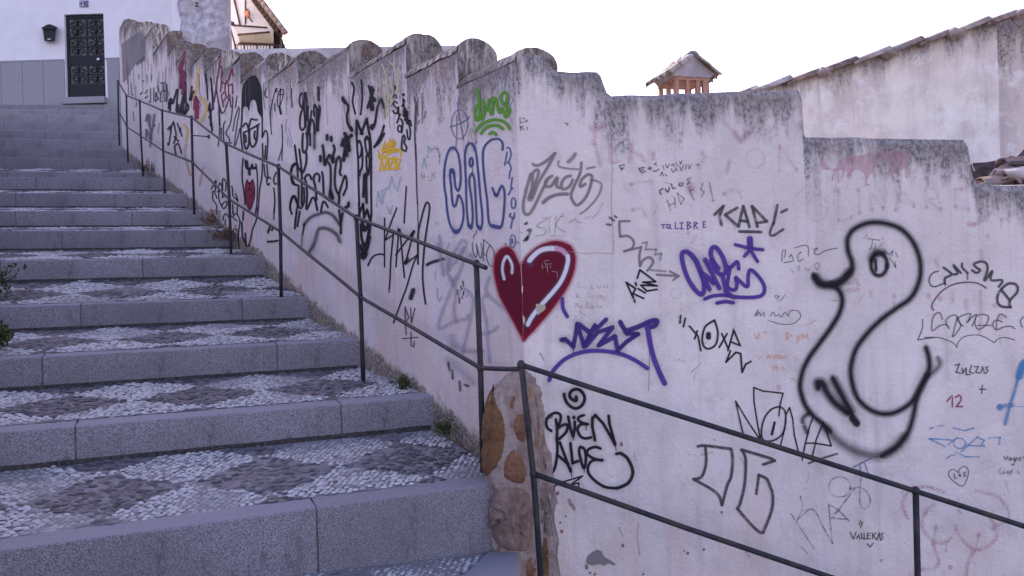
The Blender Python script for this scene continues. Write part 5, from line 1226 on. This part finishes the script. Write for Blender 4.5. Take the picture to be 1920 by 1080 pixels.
T('black_tag', 1, None, F3, [(BK, 22, .9, .2, 's', '180,580 212,512 262,540;232,450 276,412 268,470 250,620;190,660 215,622 260,700 282,762;200,680 200,800 270,890 282,1070;320,520 350,460 380,540 392,700;290,640 322,622 322,780 378,920;395,560 402,380 466,440 460,622;400,560 390,760;440,722 402,740;380,920 420,972 480,900 482,832 420,852 380,920;575,530 598,560 602,720;620,740 700,810;660,680 690,760 700,830;600,880 605,1070;690,930 688,1070')], .2)
T('black_tag', 1, None, F4, [(BK, 20, .9, .2, 's', '400,250 420,150 470,112 500,170;570,150 690,260;620,160 660,112 712,160 746,280 722,480 720,650 742,800;610,60 612,130;455,230 440,300 455,340'), (BK, 36, .9, .2, 'l', '1315,490 1350,380;1385,440 1410,400;1310,672 1420,668 1510,650'), (BK, 20, .85, .2, 's', '1440,0 1425,220;1762,20 1790,120;1905,80 1860,250 1855,420')], .2)
T('black_scrawl', 1, None, F1, [(BK, 18, .85, .2, 's', '1285,700 1250,790 1272,892 1302,870;1480,700 1440,800 1380,1075 1362,1270 1390,1620;1602,720 1522,780 1500,1000 1542,1060 1600,900 1612,760 1602,720;1560,700 1550,1060;1520,830 1610,820;1545,1075 1570,1215;1590,1425 1602,1770 1570,1970 1520,2140;1602,1830 1590,2140;1850,1860 1890,2130;1780,700 1785,880 1800,1077;1450,1000 1455,1160'), (BK, 38, .9, .2, 's', '1480,715 1470,760;1540,1060 1575,1210'), (DG, 9, .6, .3, 's', '1690,1310 1660,1450 1670,1600;1700,1470 1760,1640 1790,1800 1760,1880 1720,1700 1690,1630;1690,1690 1700,1860')], .3)
T('black_tag', 1, None, F3, [(BK, 26, .9, .3, 's', '1230,90 1250,300 1300,372;1290,90 1312,330;1372,372 1322,340 1290,420 1312,500 1350,470;1480,250 1432,380 1452,480 1490,470;1430,560 1450,800 1430,1070'), (BK, 40, .8, .4, 'd', '1318,490'), (BK, 34, .9, .4, 's', '1900,80 1830,110 1785,200 1790,330 1850,480 1900,500;1765,1000 1770,880 1845,710 1905,830')], .2)
T('black_tag', 1, 'tall looping black tag right of the painted face', H1, [(BK, 32, .96, .2, 's', '300,570 312,320 280,262 242,350 240,480 292,570;290,600 250,700 235,850 250,960 290,1005 345,930;342,900 330,500 355,242 380,400 376,700 350,950;410,530 400,750 432,900 410,1010;480,620 445,880 420,1077;530,720 525,550 545,492 590,600;440,920 480,790 520,860 535,1060'), (BK, 44, .9, .35, 's', '590,590 585,800 582,1010;634,520 640,610 602,850 600,1000;620,150 622,400'), (BK, 60, .9, .2, 's', '430,900 400,1077')], .15)
T('black_tag', 1, 'big looping black spray tag crossing the handrail', H2, [
    (BK, 34, .96, .3, 's', '300,0 290,200 302,350 330,382 380,300 386,100 370,0;442,0 446,240;370,390 376,560 340,720 300,780 230,700 180,602 120,622 82,700 75,840 110,1000 190,1030;140,240 180,560 210,900;228,320 270,650 290,930 285,1430;340,900 400,825 450,850 472,920;350,910 372,1000 390,1230 375,1520 430,1430 490,1290 540,1320 582,1540;620,960 622,850 565,800 515,900 550,1077 570,1330;670,770 690,900 702,1230;650,1560 700,1360 790,1480'),
    (BK, 42, .96, .3, 's', '690,240 712,400 722,640 765,540 825,430 890,590 905,490;905,240 922,330 880,480'), (BK, 50, .96, .25, 's', '645,455 642,550;780,40 780,120;860,75 860,140'),
    (BK, 36, .96, .3, 's', '800,580 842,700 842,1077 830,1160;1060,840 1030,790 1052,650 1040,520 1010,462 960,560 932,800 930,1000 962,1140 1012,1250 1010,1400;1012,1200 1060,1040 1130,850 1162,930 1160,1077 1130,1150 1092,1230'),
    (BK, 60, .96, .25, 'l', '1130,0 1170,110 1265,40;1070,240 1110,130 1185,110 1222,340;1155,120 1140,300 1105,540;1160,300 1170,440'),
    (BK, 46, .7, .5, 's', '530,0 525,290'), (BK, 70, .96, .3, 's', '845,1180 880,1290;840,1230 860,1300'),
    (BK, 34, .9, .4, 's', '230,1040 226,1360 190,1560 150,1900;330,1090 332,1360 270,1500 200,1410 130,1250 70,1340 52,1490 90,1610;250,1560 200,1860'),
    (BK, 46, .65, .6, 's', '330,1820 460,1680 620,1610 760,1580 880,1640 960,1740 1020,1830'), (BK, 40, .9, .4, 's', '1010,1540 1040,1820 1040,2000;1080,1590 1050,1760'), (BK, 50, .9, .3, 'l', '1130,1490 1195,1450 1200,1390'), (BK, 26, .7, .5, 's', '330,1830 300,2020')], .12)
T('black_arcs', 1, None, Q4, [(BK, 20, .6, .6, 's', '400,815 440,740 470,640 540,638 600,680 625,730'), (BK, 9, .6, .5, 's', '345,770 350,690 372,600'), (DG, 9, .4, .4, 's', '1100,50 1090,20')], .12)
T('cartoon_figure', 1, 'tall black cartoon figure with wavy hair and star', H1, [
    (BK, 40, 1, .15, 's', '1100,350 1120,420 1185,480 1210,560 1180,720 1200,880 1265,990'), (BK, 64, 1, .15, 's', '1110,390 1150,450;1245,950 1270,1000'), (BK, 32, 1, .15, 's', '1280,50 1322,180 1292,400 1312,540 1350,680;1470,0 1490,200 1490,420 1460,690'),
    (BK, 40, 1, .15, 'l', '1622,120 1680,320 1690,590;1720,190 1672,320 1600,560;1682,140 1680,300'), (BK, 74, 1, .15, 'l', '1735,400 1690,365;1680,500 1690,580'),
    (BK, 36, 1, .15, 's', '1862,385 1790,560 1750,850 1692,985 1668,920 1720,895;1880,380 1925,560'), (BK, 42, 1, .15, 'l', '1370,1080 1382,815 1470,1050 1582,775 1632,1080'),
    (BK, 34, 1, .15, 's', '1368,1067 1380,1367 1402,1667 1412,2140 1422,2500;1640,1067 1660,1367 1662,2140 1665,2720')], .08)
T('cartoon_figure', 1, None, H2, [(BK, 34, 1, .15, 's', '1395,190 1430,145 1468,280 1450,440 1402,490;1480,280 1482,640 1440,760 1412,790;1540,120 1590,62 1632,200 1622,400 1590,430 1550,280 1540,120;1562,450 1622,480 1622,680 1602,800 1572,700 1562,450;1450,0 1480,20 1500,0'), (BK, 44, 1, .15, 's', '1525,830 1520,1000 1505,1270;1562,800 1562,1100 1572,1390'), (BK, 50, 1, .15, 's', '1590,70 1560,110;1430,770 1425,830;1600,790 1595,820'),
    (BK, 38, 1, .15, 'l', '1430,1580 1500,1410 1520,1680 1582,1530 1632,1720'), (BK, 44, 1, .2, 's', '1475,1740 1540,1920 1592,1820'), (BK, 34, 1, .2, 's', '1415,1400 1430,1700;1660,1640 1630,2000;1930,0 1830,180 1730,270')], .08)
T('cartoon_figure', 1, None, J1, [(BK, 44, 1, .2, 's', '400,30 430,110 480,125 520,50;392,0 402,250 440,400 470,440 520,320 572,0;385,420 430,600 480,560 530,450 572,250'), (BK, 70, .9, .4, 's', '410,620 440,680 490,600;440,500 470,500')], .08)
T('black_stroke', 1, None, K2, [(BK, 36, 1, .35, 's', '430,380 380,540 300,700 230,810')], .08)
T('khaki_loops', 1, 'pale khaki looping spray letters under the coping', K1, [(KH, 34, .75, .35, 's', '400,120 480,330 500,640 450,740 470,1000 480,1130;540,60 640,180 708,420 690,640 640,690 585,560 570,400;330,230 350,500 380,760 430,1010 450,1190;520,640 540,920 590,850 600,690')], .2)
T('black_lettering', 1, 'column of small black capital letters', K1, [(BK, 24, 1, .15, 's', '652,545 648,620;612,770 640,722;668,730 676,790;695,890 660,855 622,880 620,930 700,1000 722,1060 690,1085;722,1000 700,1080 650,1095 612,1040;800,790 815,860 785,960;820,900 840,1080;860,995 842,1060'), (BK, 56, 1, .15, 'd', '812,720 818,840')], .08)
T('black_lettering', 1, None, K2, [(BK, 26, 1, .15, 's', '720,0 700,110 650,132 612,82;700,30 732,180;752,140 692,325;760,242 800,330 782,520;800,600 830,570 852,640 832,720 880,800 872,870 850,890 782,820 800,600;832,0 822,190;862,40 825,180'), (BK, 28, 1, .15, 's', '970,385 945,275 915,300 935,400 952,500 942,650 905,630 880,460'), (BK, 26, 1, .15, 'e', '738,440 36,66'), (BK, 40, 1, .15, 'l', '880,95 845,270;880,95 892,340;860,200 880,220')], .08)
T('gold_tag', 1, 'mustard yellow scribble tag', K2, [(GO, 22, 1, .2, 'l', '312,880 330,1010 402,940;392,860 450,690;430,850 485,740;510,820 560,640;560,800 622,640;600,800 652,690;690,860 770,830'), (GO, 46, .95, .2, 's', '410,880 500,860 560,790 640,740;480,880 560,840 650,850;540,760 600,720')], .15)
T('gold_tag', 1, None, Q4, [(GO, 11, 1, .2, 'l', '920,72 928,112 1000,70 1082,40 1086,92;930,202 940,112 962,192 990,102 1000,192 1032,100 1050,192 1082,122;930,102 1082,112;930,190 1080,180;950,60 1060,55;990,130 1000,170;1045,110 1060,180')], .15)
T('drip_line', 1, None, K2, [((64, 56, 72), 26, .9, .3, 's', '1062,-20 1048,300 1050,600 1070,900 1078,1080'), (DG, 20, .7, .35, 's', '1105,-180 1105,60 1115,180;1190,-280 1200,100 1195,330;1270,90 1240,230;1140,270 1110,350;1035,-200 1060,-20;1085,-100 1075,470'), (GY, 30, .35, .5, 's', '1510,240 1630,230;1540,295 1590,290;1560,0 1580,180')], .25)
T('drip_line', 1, None, Q4, [((64, 56, 72), 9, .9, .3, 's', '1198,0 1206,200 1215,450'), ((64, 56, 72), 7, .8, .3, 's', '1215,450 1218,700 1214,900'), (DG, 5, .6, .3, 's', '1350,40 1360,30 1380,40;1360,30 1385,90 1380,150;1375,100 1390,80')], .25)
T('blue_bubble_letters', 1, 'navy blue outlined bubble letters CAL', L2, [
    (NV, 34, .97, .3, 's', '470,1010 484,900 470,600 420,380 340,285 262,322 202,480 158,750 156,1077 182,1260 202,1560 250,1810 320,1940 382,1978 450,1920 512,1740 526,1520 492,1330 432,1230 402,1330 372,1430 342,1462 312,1410 292,1160 290,1077 272,830 310,725 348,800 362,960 372,1060 395,1120 425,1150 455,1090 474,1000'),
    (NV, 34, .97, .3, 's', '590,960 580,700 572,450 600,270 670,202 742,242 802,420 842,800 862,1077 882,1310 912,1610 912,1810 872,1912 812,1830 792,1560 772,1060 756,900 716,800 662,900 662,1050 692,1260 717,1560 712,1780 680,1890 622,1790 592,1460 590,960'),
    (NV, 34, .97, .3, 's', '1312,330 1312,200 1252,122 1160,112 1060,152 962,270 932,450 950,800 978,1077 1012,1360 1042,1740 1100,1850 1250,1882 1312,1800 1352,1410 1352,1160 1302,1045 1250,1140 1190,1250 1112,1090'),
    (NV, 60, .97, .25, 's', '290,760 310,730 335,770;330,1950 382,1980 430,1940;640,1840 680,1885;840,1870 872,1908;1110,1850 1250,1880;1170,1230 1195,1240'), (NV, 36, .97, .25, 'e', '700,580 34,88'), (NV, 14, .9, .3, 'l', '722,700 722,790'), ((74, 100, 146), 60, .5, .6, 's', '740,250 770,330;300,310 350,300')], .08)
T('blue_lettering', 1, 'column of small blue letters beside the corner', L2, [((60, 78, 138), 22, .95, .25, 's', '1400,370 1380,500 1355,640;1390,290 1440,292 1480,420 1432,570;1400,590 1440,590 1482,690 1455,800 1452,900;1510,880 1482,1077 1490,1110 1430,1230;1490,1100 1525,1095;1450,1660 1480,1600;1552,1590 1545,1680 1512,1740 1482,1900;1480,1660 1510,1700 1550,1650'), ((60, 78, 138), 20, .95, .25, 'e', '1532,1395 44,108'), ((100, 130, 170), 14, .6, .4, 's', '1360,-1000 1340,-880;1450,-1000 1420,-870;1490,-760 1510,-650 1470,-560')], .2)
T('blue_lettering', 1, None, (900, 440, 9.6), [((60, 78, 138), 14, .95, .25, 'e', '605,115 50,112'), ((60, 78, 138), 26, .9, .25, 'l', '596,80 594,150'), ((60, 78, 138), 12, .8, .3, 'l', '455,160 475,158 472,185'), (BK, 12, .8, .3, 'l', '680,130 720,155')], .2)
T('green_tag', 1, 'bright green spray tag dung with two arcs', L1, [(GR, 50, 1, .25, 's', '850,500 785,560 762,700 810,812 850,700 852,500 825,300 802,190;858,640 895,780 945,660 932,420;950,570 1000,592 1035,480 1040,390;1040,550 1088,690 1118,550 1122,370;1122,420 1180,372 1220,600 1262,650 1300,570;1400,470 1345,500 1282,400 1292,300 1350,242 1408,300 1390,440 1362,522 1430,560 1440,650 1372,742 1348,650 1400,600;798,1010 880,902 1020,822 1160,792 1300,822 1400,890 1445,970;888,1065 970,962 1100,912 1220,912 1308,972;1060,1075 1120,1045 1185,1090')], .08)
T('circled_mark', 1, 'thin grey blue circled A', L1, [((92, 92, 130), 15, .85, .3, 'e', '455,885 168,292'), ((92, 92, 130), 15, .85, .3, 's', '435,330 422,560 432,820;390,700 402,1077 390,1350;440,610 500,1000 545,1210;420,600 395,440'), ((80, 92, 130), 22, .85, .35, 's', '262,940 400,895 480,860 620,780 640,720')], .2)
T('thin_black_tag', 1, 'spindly black marker letters crossing the handrail', Q4, [(BK, 9, 1, .15, 'l', '970,555 968,720 964,922;1060,478 1000,640 974,722;974,722 1035,680;1035,675 1012,880 998,1090;1130,320 1115,592;1076,640 1050,922;1084,640 1098,820 1112,1002;1050,832 1188,650 1120,902;1120,902 1212,830 1180,900 1125,1085 1032,1340'), (BK, 10, 1, .15, 's', '838,912 870,850 920,826 965,830;1215,900 1216,700 1232,600 1270,462 1292,438 1302,500 1265,750 1250,950 1256,1085 1270,1200'), (BK, 16, 1, .2, 'l', '1075,640 1082,668;1165,690 1188,655;1120,890 1140,860'), (BK, 18, .85, .4, 's', '1282,905 1320,886 1400,862')], .08)
T('thin_black_tag', 1, None, Q5, [(DG, 7, .9, .2, 'l', '1118,140 1120,262 1146,222 1118,140;1158,150 1166,262 1190,150;1120,262 1130,350;1098,380 1216,370;1165,330 1166,430 1185,440 1190,402;995,0 995,35'), (BK, 28, .9, .4, 's', '1178,15 1160,75'), (DG, 5, .5, .3, 's', '1360,0 1365,80 1380,95 1390,60;1540,10 1520,60;1590,50 1580,70;1525,90 1530,110')], .2)
T('ghost_letters', 1, 'ghostly pale grey letters behind the handrail post', (780, 520, 4.91), [((142, 138, 172), 26, .55, .5, 's', '370,0 330,100 230,350 215,470 360,400 470,380 482,350;320,0 370,130 350,300 370,400;440,100 520,170 520,300 430,690;680,0 650,100 680,170 810,280;660,160 610,210 650,400 660,500 680,780;620,520 700,500 750,460;440,680 620,680'), ((142, 138, 172), 60, .35, .6, 's', '330,560 330,640;370,640 400,660;300,760 420,860 520,960'), (BK, 18, .7, .6, 's', '295,790 305,850;330,860 335,930;400,960 405,1040;450,990 480,1000'), (BK, 10, .8, .3, 'l', '430,35 434,75;385,115 380,155;412,80 420,110;440,130 435,165;400,185 402,235;425,180 428,190')], .25)
T('ghost_letters', 1, None, (780, 430, 10.667), [((142, 138, 172), 56, .6, .5, 's', '470,130 492,370;660,790 640,720 760,470 900,240 985,235 1005,330 890,520;640,800 700,720 830,590 950,360;640,560 615,800 730,1090;940,660 860,880 780,1090;430,300 500,640 540,900;1060,520 1110,500 1150,590'), (GY, 14, .5, .3, 's', '655,260 650,320 612,400;600,540 580,640;520,800 560,840 540,930;390,850 370,1000')], .25)
T('pen_script', 1, None, (780, 430, 10.667), [(DG, 12, 1, .2, 's', '1222,20 1222,70 1172,120 1165,182;1140,260 1140,400 1180,520 1212,560 1240,480;1240,480 1220,290;1220,290 1300,580 1336,400 1312,270;1482,330 1430,460 1440,620 1500,730 1552,730'), (DG, 12, 1, .2, 'l', '1355,620 1370,200 1500,322;1340,470 1412,520'), (DG, 12, 1, .2, 's', '1500,322 1570,430 1582,560')], .2)
T('pale_blue_note', 1, None, Q4, [((130, 150, 180), 12, .5, .4, 'l', '905,470 920,360 945,450;955,440 950,350 985,330 960,400;990,470 1010,520 1030,460;1000,330 1020,250 1045,330;1060,350 1085,250;1250,180 1265,110 1280,170;1290,100 1295,20 1320,40;1345,20 1310,60'), (GY, 6, .5, .3, 's', '1250,210 1245,260;1270,220 1265,265;1250,240 1270,240;1290,240 1300,260;1330,220 1325,260;1345,210 1348,260;1295,275 1320,272;1355,580 1352,600 1362,600')], .35)
# far end of the long wall
T('maroon_patch', 1, 'maroon painted strip and drop at the far end', R8, [((96, 44, 76), 62, .95, .2, 's', '1300,-40 1290,60 1275,180'), ((96, 44, 76), 44, .95, .2, 's', '1330,0 1315,240 1300,280'), ((120, 44, 76), 50, .95, .2, 's', '1495,380 1520,470 1515,640'), ((120, 44, 76), 30, .9, .2, 's', '1490,360 1485,520 1540,480'), ((112, 48, 80), 56, .95, .2, 's', '1300,-190 1265,-80 1300,10'), ((112, 48, 80), 30, .9, .2, 's', '1335,-320 1300,-190')], .15)
T('gold_loops', 1, None, R8, [((186, 158, 104), 36, .75, .3, 's', '1530,-30 1500,250 1460,320;1570,340 1640,430 1650,520 1590,700;1540,-110 1530,-20;1330,760 1380,830 1360,1000'), ((150, 116, 80), 30, .4, .5, 's', '1360,1050 1340,1200 1420,1500;1600,1400 1560,1650')], .2)
T('black_scrawl', 1, None, R8, [(BK, 28, .9, .25, 's', '1110,540 1122,350 1095,500;1150,430 1222,210 1200,540;1250,560 1332,250 1300,560;1335,590 1390,500 1362,440 1330,600;1420,380 1440,180;1430,330 1472,250;1540,420 1500,330;1235,450 1215,570;1280,490 1260,590;1345,120 1350,420'), (BK, 46, .85, .25, 's', '1420,370 1432,330;1300,560 1320,580;1120,380 1105,440'), (BK, 22, .8, .3, 's', '1640,0 1655,150 1670,380;1720,60 1740,300 1760,520;1700,420 1690,520 1720,640 1740,860;1710,600 1720,760;1800,210 1850,440 1890,580;1850,550 1860,760;1820,20 1770,400')], .2)
T('grey_lettering', 1, 'row of thin grey capital letters at the far end', R8, [(DG, 18, .8, .3, 'l', '870,400 872,200;900,400 940,360 902,270 900,400;930,170 945,260;965,400 975,270 1000,240;975,130 990,120;1000,410 970,400;1030,400 1022,120;1060,400 1086,300 1060,140 1060,400;1030,250 1045,240;820,210 818,400;740,280 770,230;745,350 775,320;670,290 690,270;700,90 712,100'), (DG, 26, .75, .3, 'd', '672,290 740,345 770,320 985,125 1025,120 905,390 1070,385 555,300 805,410'), (DG, 14, .6, .3, 's', '640,0 645,60;760,0 770,120;840,10 830,100;480,60 470,130;610,430 600,480;560,560 575,690')], .35)
T('grey_tag', 1, None, R8, [((98, 94, 112), 30, .8, .3, 's', '750,690 772,600;800,610 790,700 830,900 810,1077;880,600 852,800 800,960;752,830 800,900;755,940 752,830;870,770 880,760'), ((98, 94, 112), 40, .45, .5, 's', '820,640 800,760'), (BK, 22, .8, .25, 's', '1080,820 1135,780 1102,1050;1160,705 1202,900 1170,1030;1160,720 1110,830;1220,730 1270,860 1292,920;1270,800 1262,860;1175,930 1240,1000;1190,1060 1240,1040 1290,1180;1180,1077 1200,1200;1085,1030 1090,1060'), (MR, 14, .5, .4, 's', '950,730 930,880')], .3)
t = Tag('grey_paint_band', 1, 'grey overpainted band with a ragged lower edge at the far end', .4)
t.fill([(228, 82), (272, 52), (272, 106), (257, 118), (250, 127), (243, 140), (235, 152), (231, 156)], (112, 108, 128), .75, 1.5, .3, 2, False)
t.fill([(256, 117), (272, 104), (272, 112), (256, 124)], (76, 76, 108), .7, 1, .3, 1.5, False)
t.done()

t = Tag('rain_streaks', 1, 'thin grey rain streaks running down from the coping', .4); rs_ = random.Random(4)
for k in range(70):
    x = 236+rs_.random()**1.3*560; y0 = 92+(x-236)*.10+rs_.uniform(10, 70); L_ = rs_.uniform(14, 60)
    t.line([(x, y0), (x+rs_.uniform(-1, 1), y0+L_*.5), (x+L_*.03, y0+L_)], rs_.choice([(112, 104, 116), (92, 86, 98), (128, 110, 112)]), rs_.uniform(.8, 2.0), rs_.uniform(.3, .7), .45)
t.done()
t = Tag('scuffs', 2, 'scuffs and scratches in the plaster', .5)
for k in range(90):
    x = rs_.uniform(1000, 1900); y = rs_.uniform(300, 1050); a = rs_.uniform(0, 3.14); L_ = rs_.uniform(4, 26)
    t.line([(x, y), (x+L_*.5*math.cos(a)+rs_.uniform(-2, 2), y+L_*.5*math.sin(a)), (x+L_*math.cos(a), y+L_*math.sin(a))], rs_.choice([(150, 142, 156), (206, 198, 212), (140, 124, 136)]), rs_.uniform(.8, 2.6), rs_.uniform(.3, .7), .4)
t.done()
# ================================================================ weeds along the foot of the wall
def weed(label, px, py, plane_off, h, spread, n, mat, seedy=.5, group='weeds at the foot of the wall', name='weed', base=None, leaf=.012):
    p = Vector(base) if base is not None else Vector(hit(px, py, C0+V1*plane_off, N1))
    r = np.random.default_rng(int(px*7+py)); root = empty(name, tuple(p)); tag(root, label, 'weed', group)
    st = MB(); lv = []
    for k in range(n):
        a = r.uniform(0, 6.28); l_ = h*r.uniform(.45, 1.1); o = Vector((r.normal(0, spread*.4), r.normal(0, spread*.4), 0)); q = o.copy(); d = Vector((math.cos(a)*spread*.7, math.sin(a)*spread*.7, l_))/5
        pts = [o-Vector((0, 0, .01))]
        for m_ in range(5):
            q = q+d+Vector((r.normal(0, .006), r.normal(0, .006), -.012*m_*m_*h)); pts.append(q.copy())
            for _ in range(3):
                if r.random() < seedy+.3: lv.append((q+Vector(r.normal(0, .010, 3)), r.random()))
        st.tube(pts, [.0022, .002, .0018, .0014, .001, .0006], 4, False)
    me = mesh('stems', st.v, st.f, mat, False, {'tone': [.3]*len(st.v)}); link('stems', me, root)['kind'] = 'stuff'
    leafcloud('leaves', lv, leaf, mat, root, .45)['kind'] = 'stuff'
G_ = 'weeds at the foot of the wall'
weed('dry orange brown weed clump behind the sixth handrail post', 275, 322, .10, .24, .12, 26, M['dry'])
weed('tall dry brown weed by the far step edge', 398, 420, .07, .20, .10, 22, M['dry'])
weed('low brown dried weed just left of the fourth post', 420, 447, .10, .16, .12, 28, M['mixed'])
weed('small green weed tuft beside the third post at the wall foot', 757, 726, .05, .10, .05, 22, M['green'], leaf=.007)
weed('green weed with reddish tips beside the stone pier', 835, 812, .06, .11, .05, 20, M['green'], leaf=.008)
P_, d_, L_, r_ = NOS[2]; bp = P_+d_*2.16+np.array([0.0, .35, .06])
weed('small dusty green shrub poking in at the left edge', 0, 620, 0, .22, .10, 26, M['green'], .8, 'plants along the left edge of the stairs', 'shrub', (bp[0], bp[1], bp[2]), .022)
P_, d_, L_, r_ = NOS[3]; bp = P_+d_*2.14+np.array([-.1, .35, .06])
weed('thin green sprig further up the left edge', 0, 510, 0, .34, .18, 36, M['green'], .8, 'plants along the left edge of the stairs', 'shrub', (bp[0], bp[1], bp[2]), .018)
# a few fallen leaves on the treads
for k, (lab, i, al_, dp) in enumerate([('dry fallen leaf on the pebbles at the back of the near tread', 0, .55, .52), ('tiny brown leaf on the pebbles near the front edge', 0, .62, .20), ('dark curled leaf lying on the third tread', 2, .75, .75), ('dark leaf on the pebbles of the second tread', 1, .9, .25)]):
    P_, d_, L_, r_ = NOS[i]; e_ = np.array([-d_[1], d_[0], 0]); e_ = e_ if np.dot(e_, U1) > 0 else -e_
    q = P_+d_*al_+e_*dp; n_ = .014
    vs = [(-n_*1.5, 0, .004), (0, -n_*.6, .0), (n_*1.6, .1*n_, .006), (0, n_*.6, .003), (0, 0, -.001)]
    lf = link('fallen_leaf', mesh('fallen_leaf', vs, [(0, 1, 4), (1, 2, 4), (2, 3, 4), (3, 0, 4)], M['dry'], True, {'tone': [.2+.2*k]*5}))
    lf.location = (q[0], q[1], q[2]+.018+.13*dp); lf.rotation_euler = (.2, .1, k*1.3); tag(lf, lab, 'leaf', 'fallen leaves')
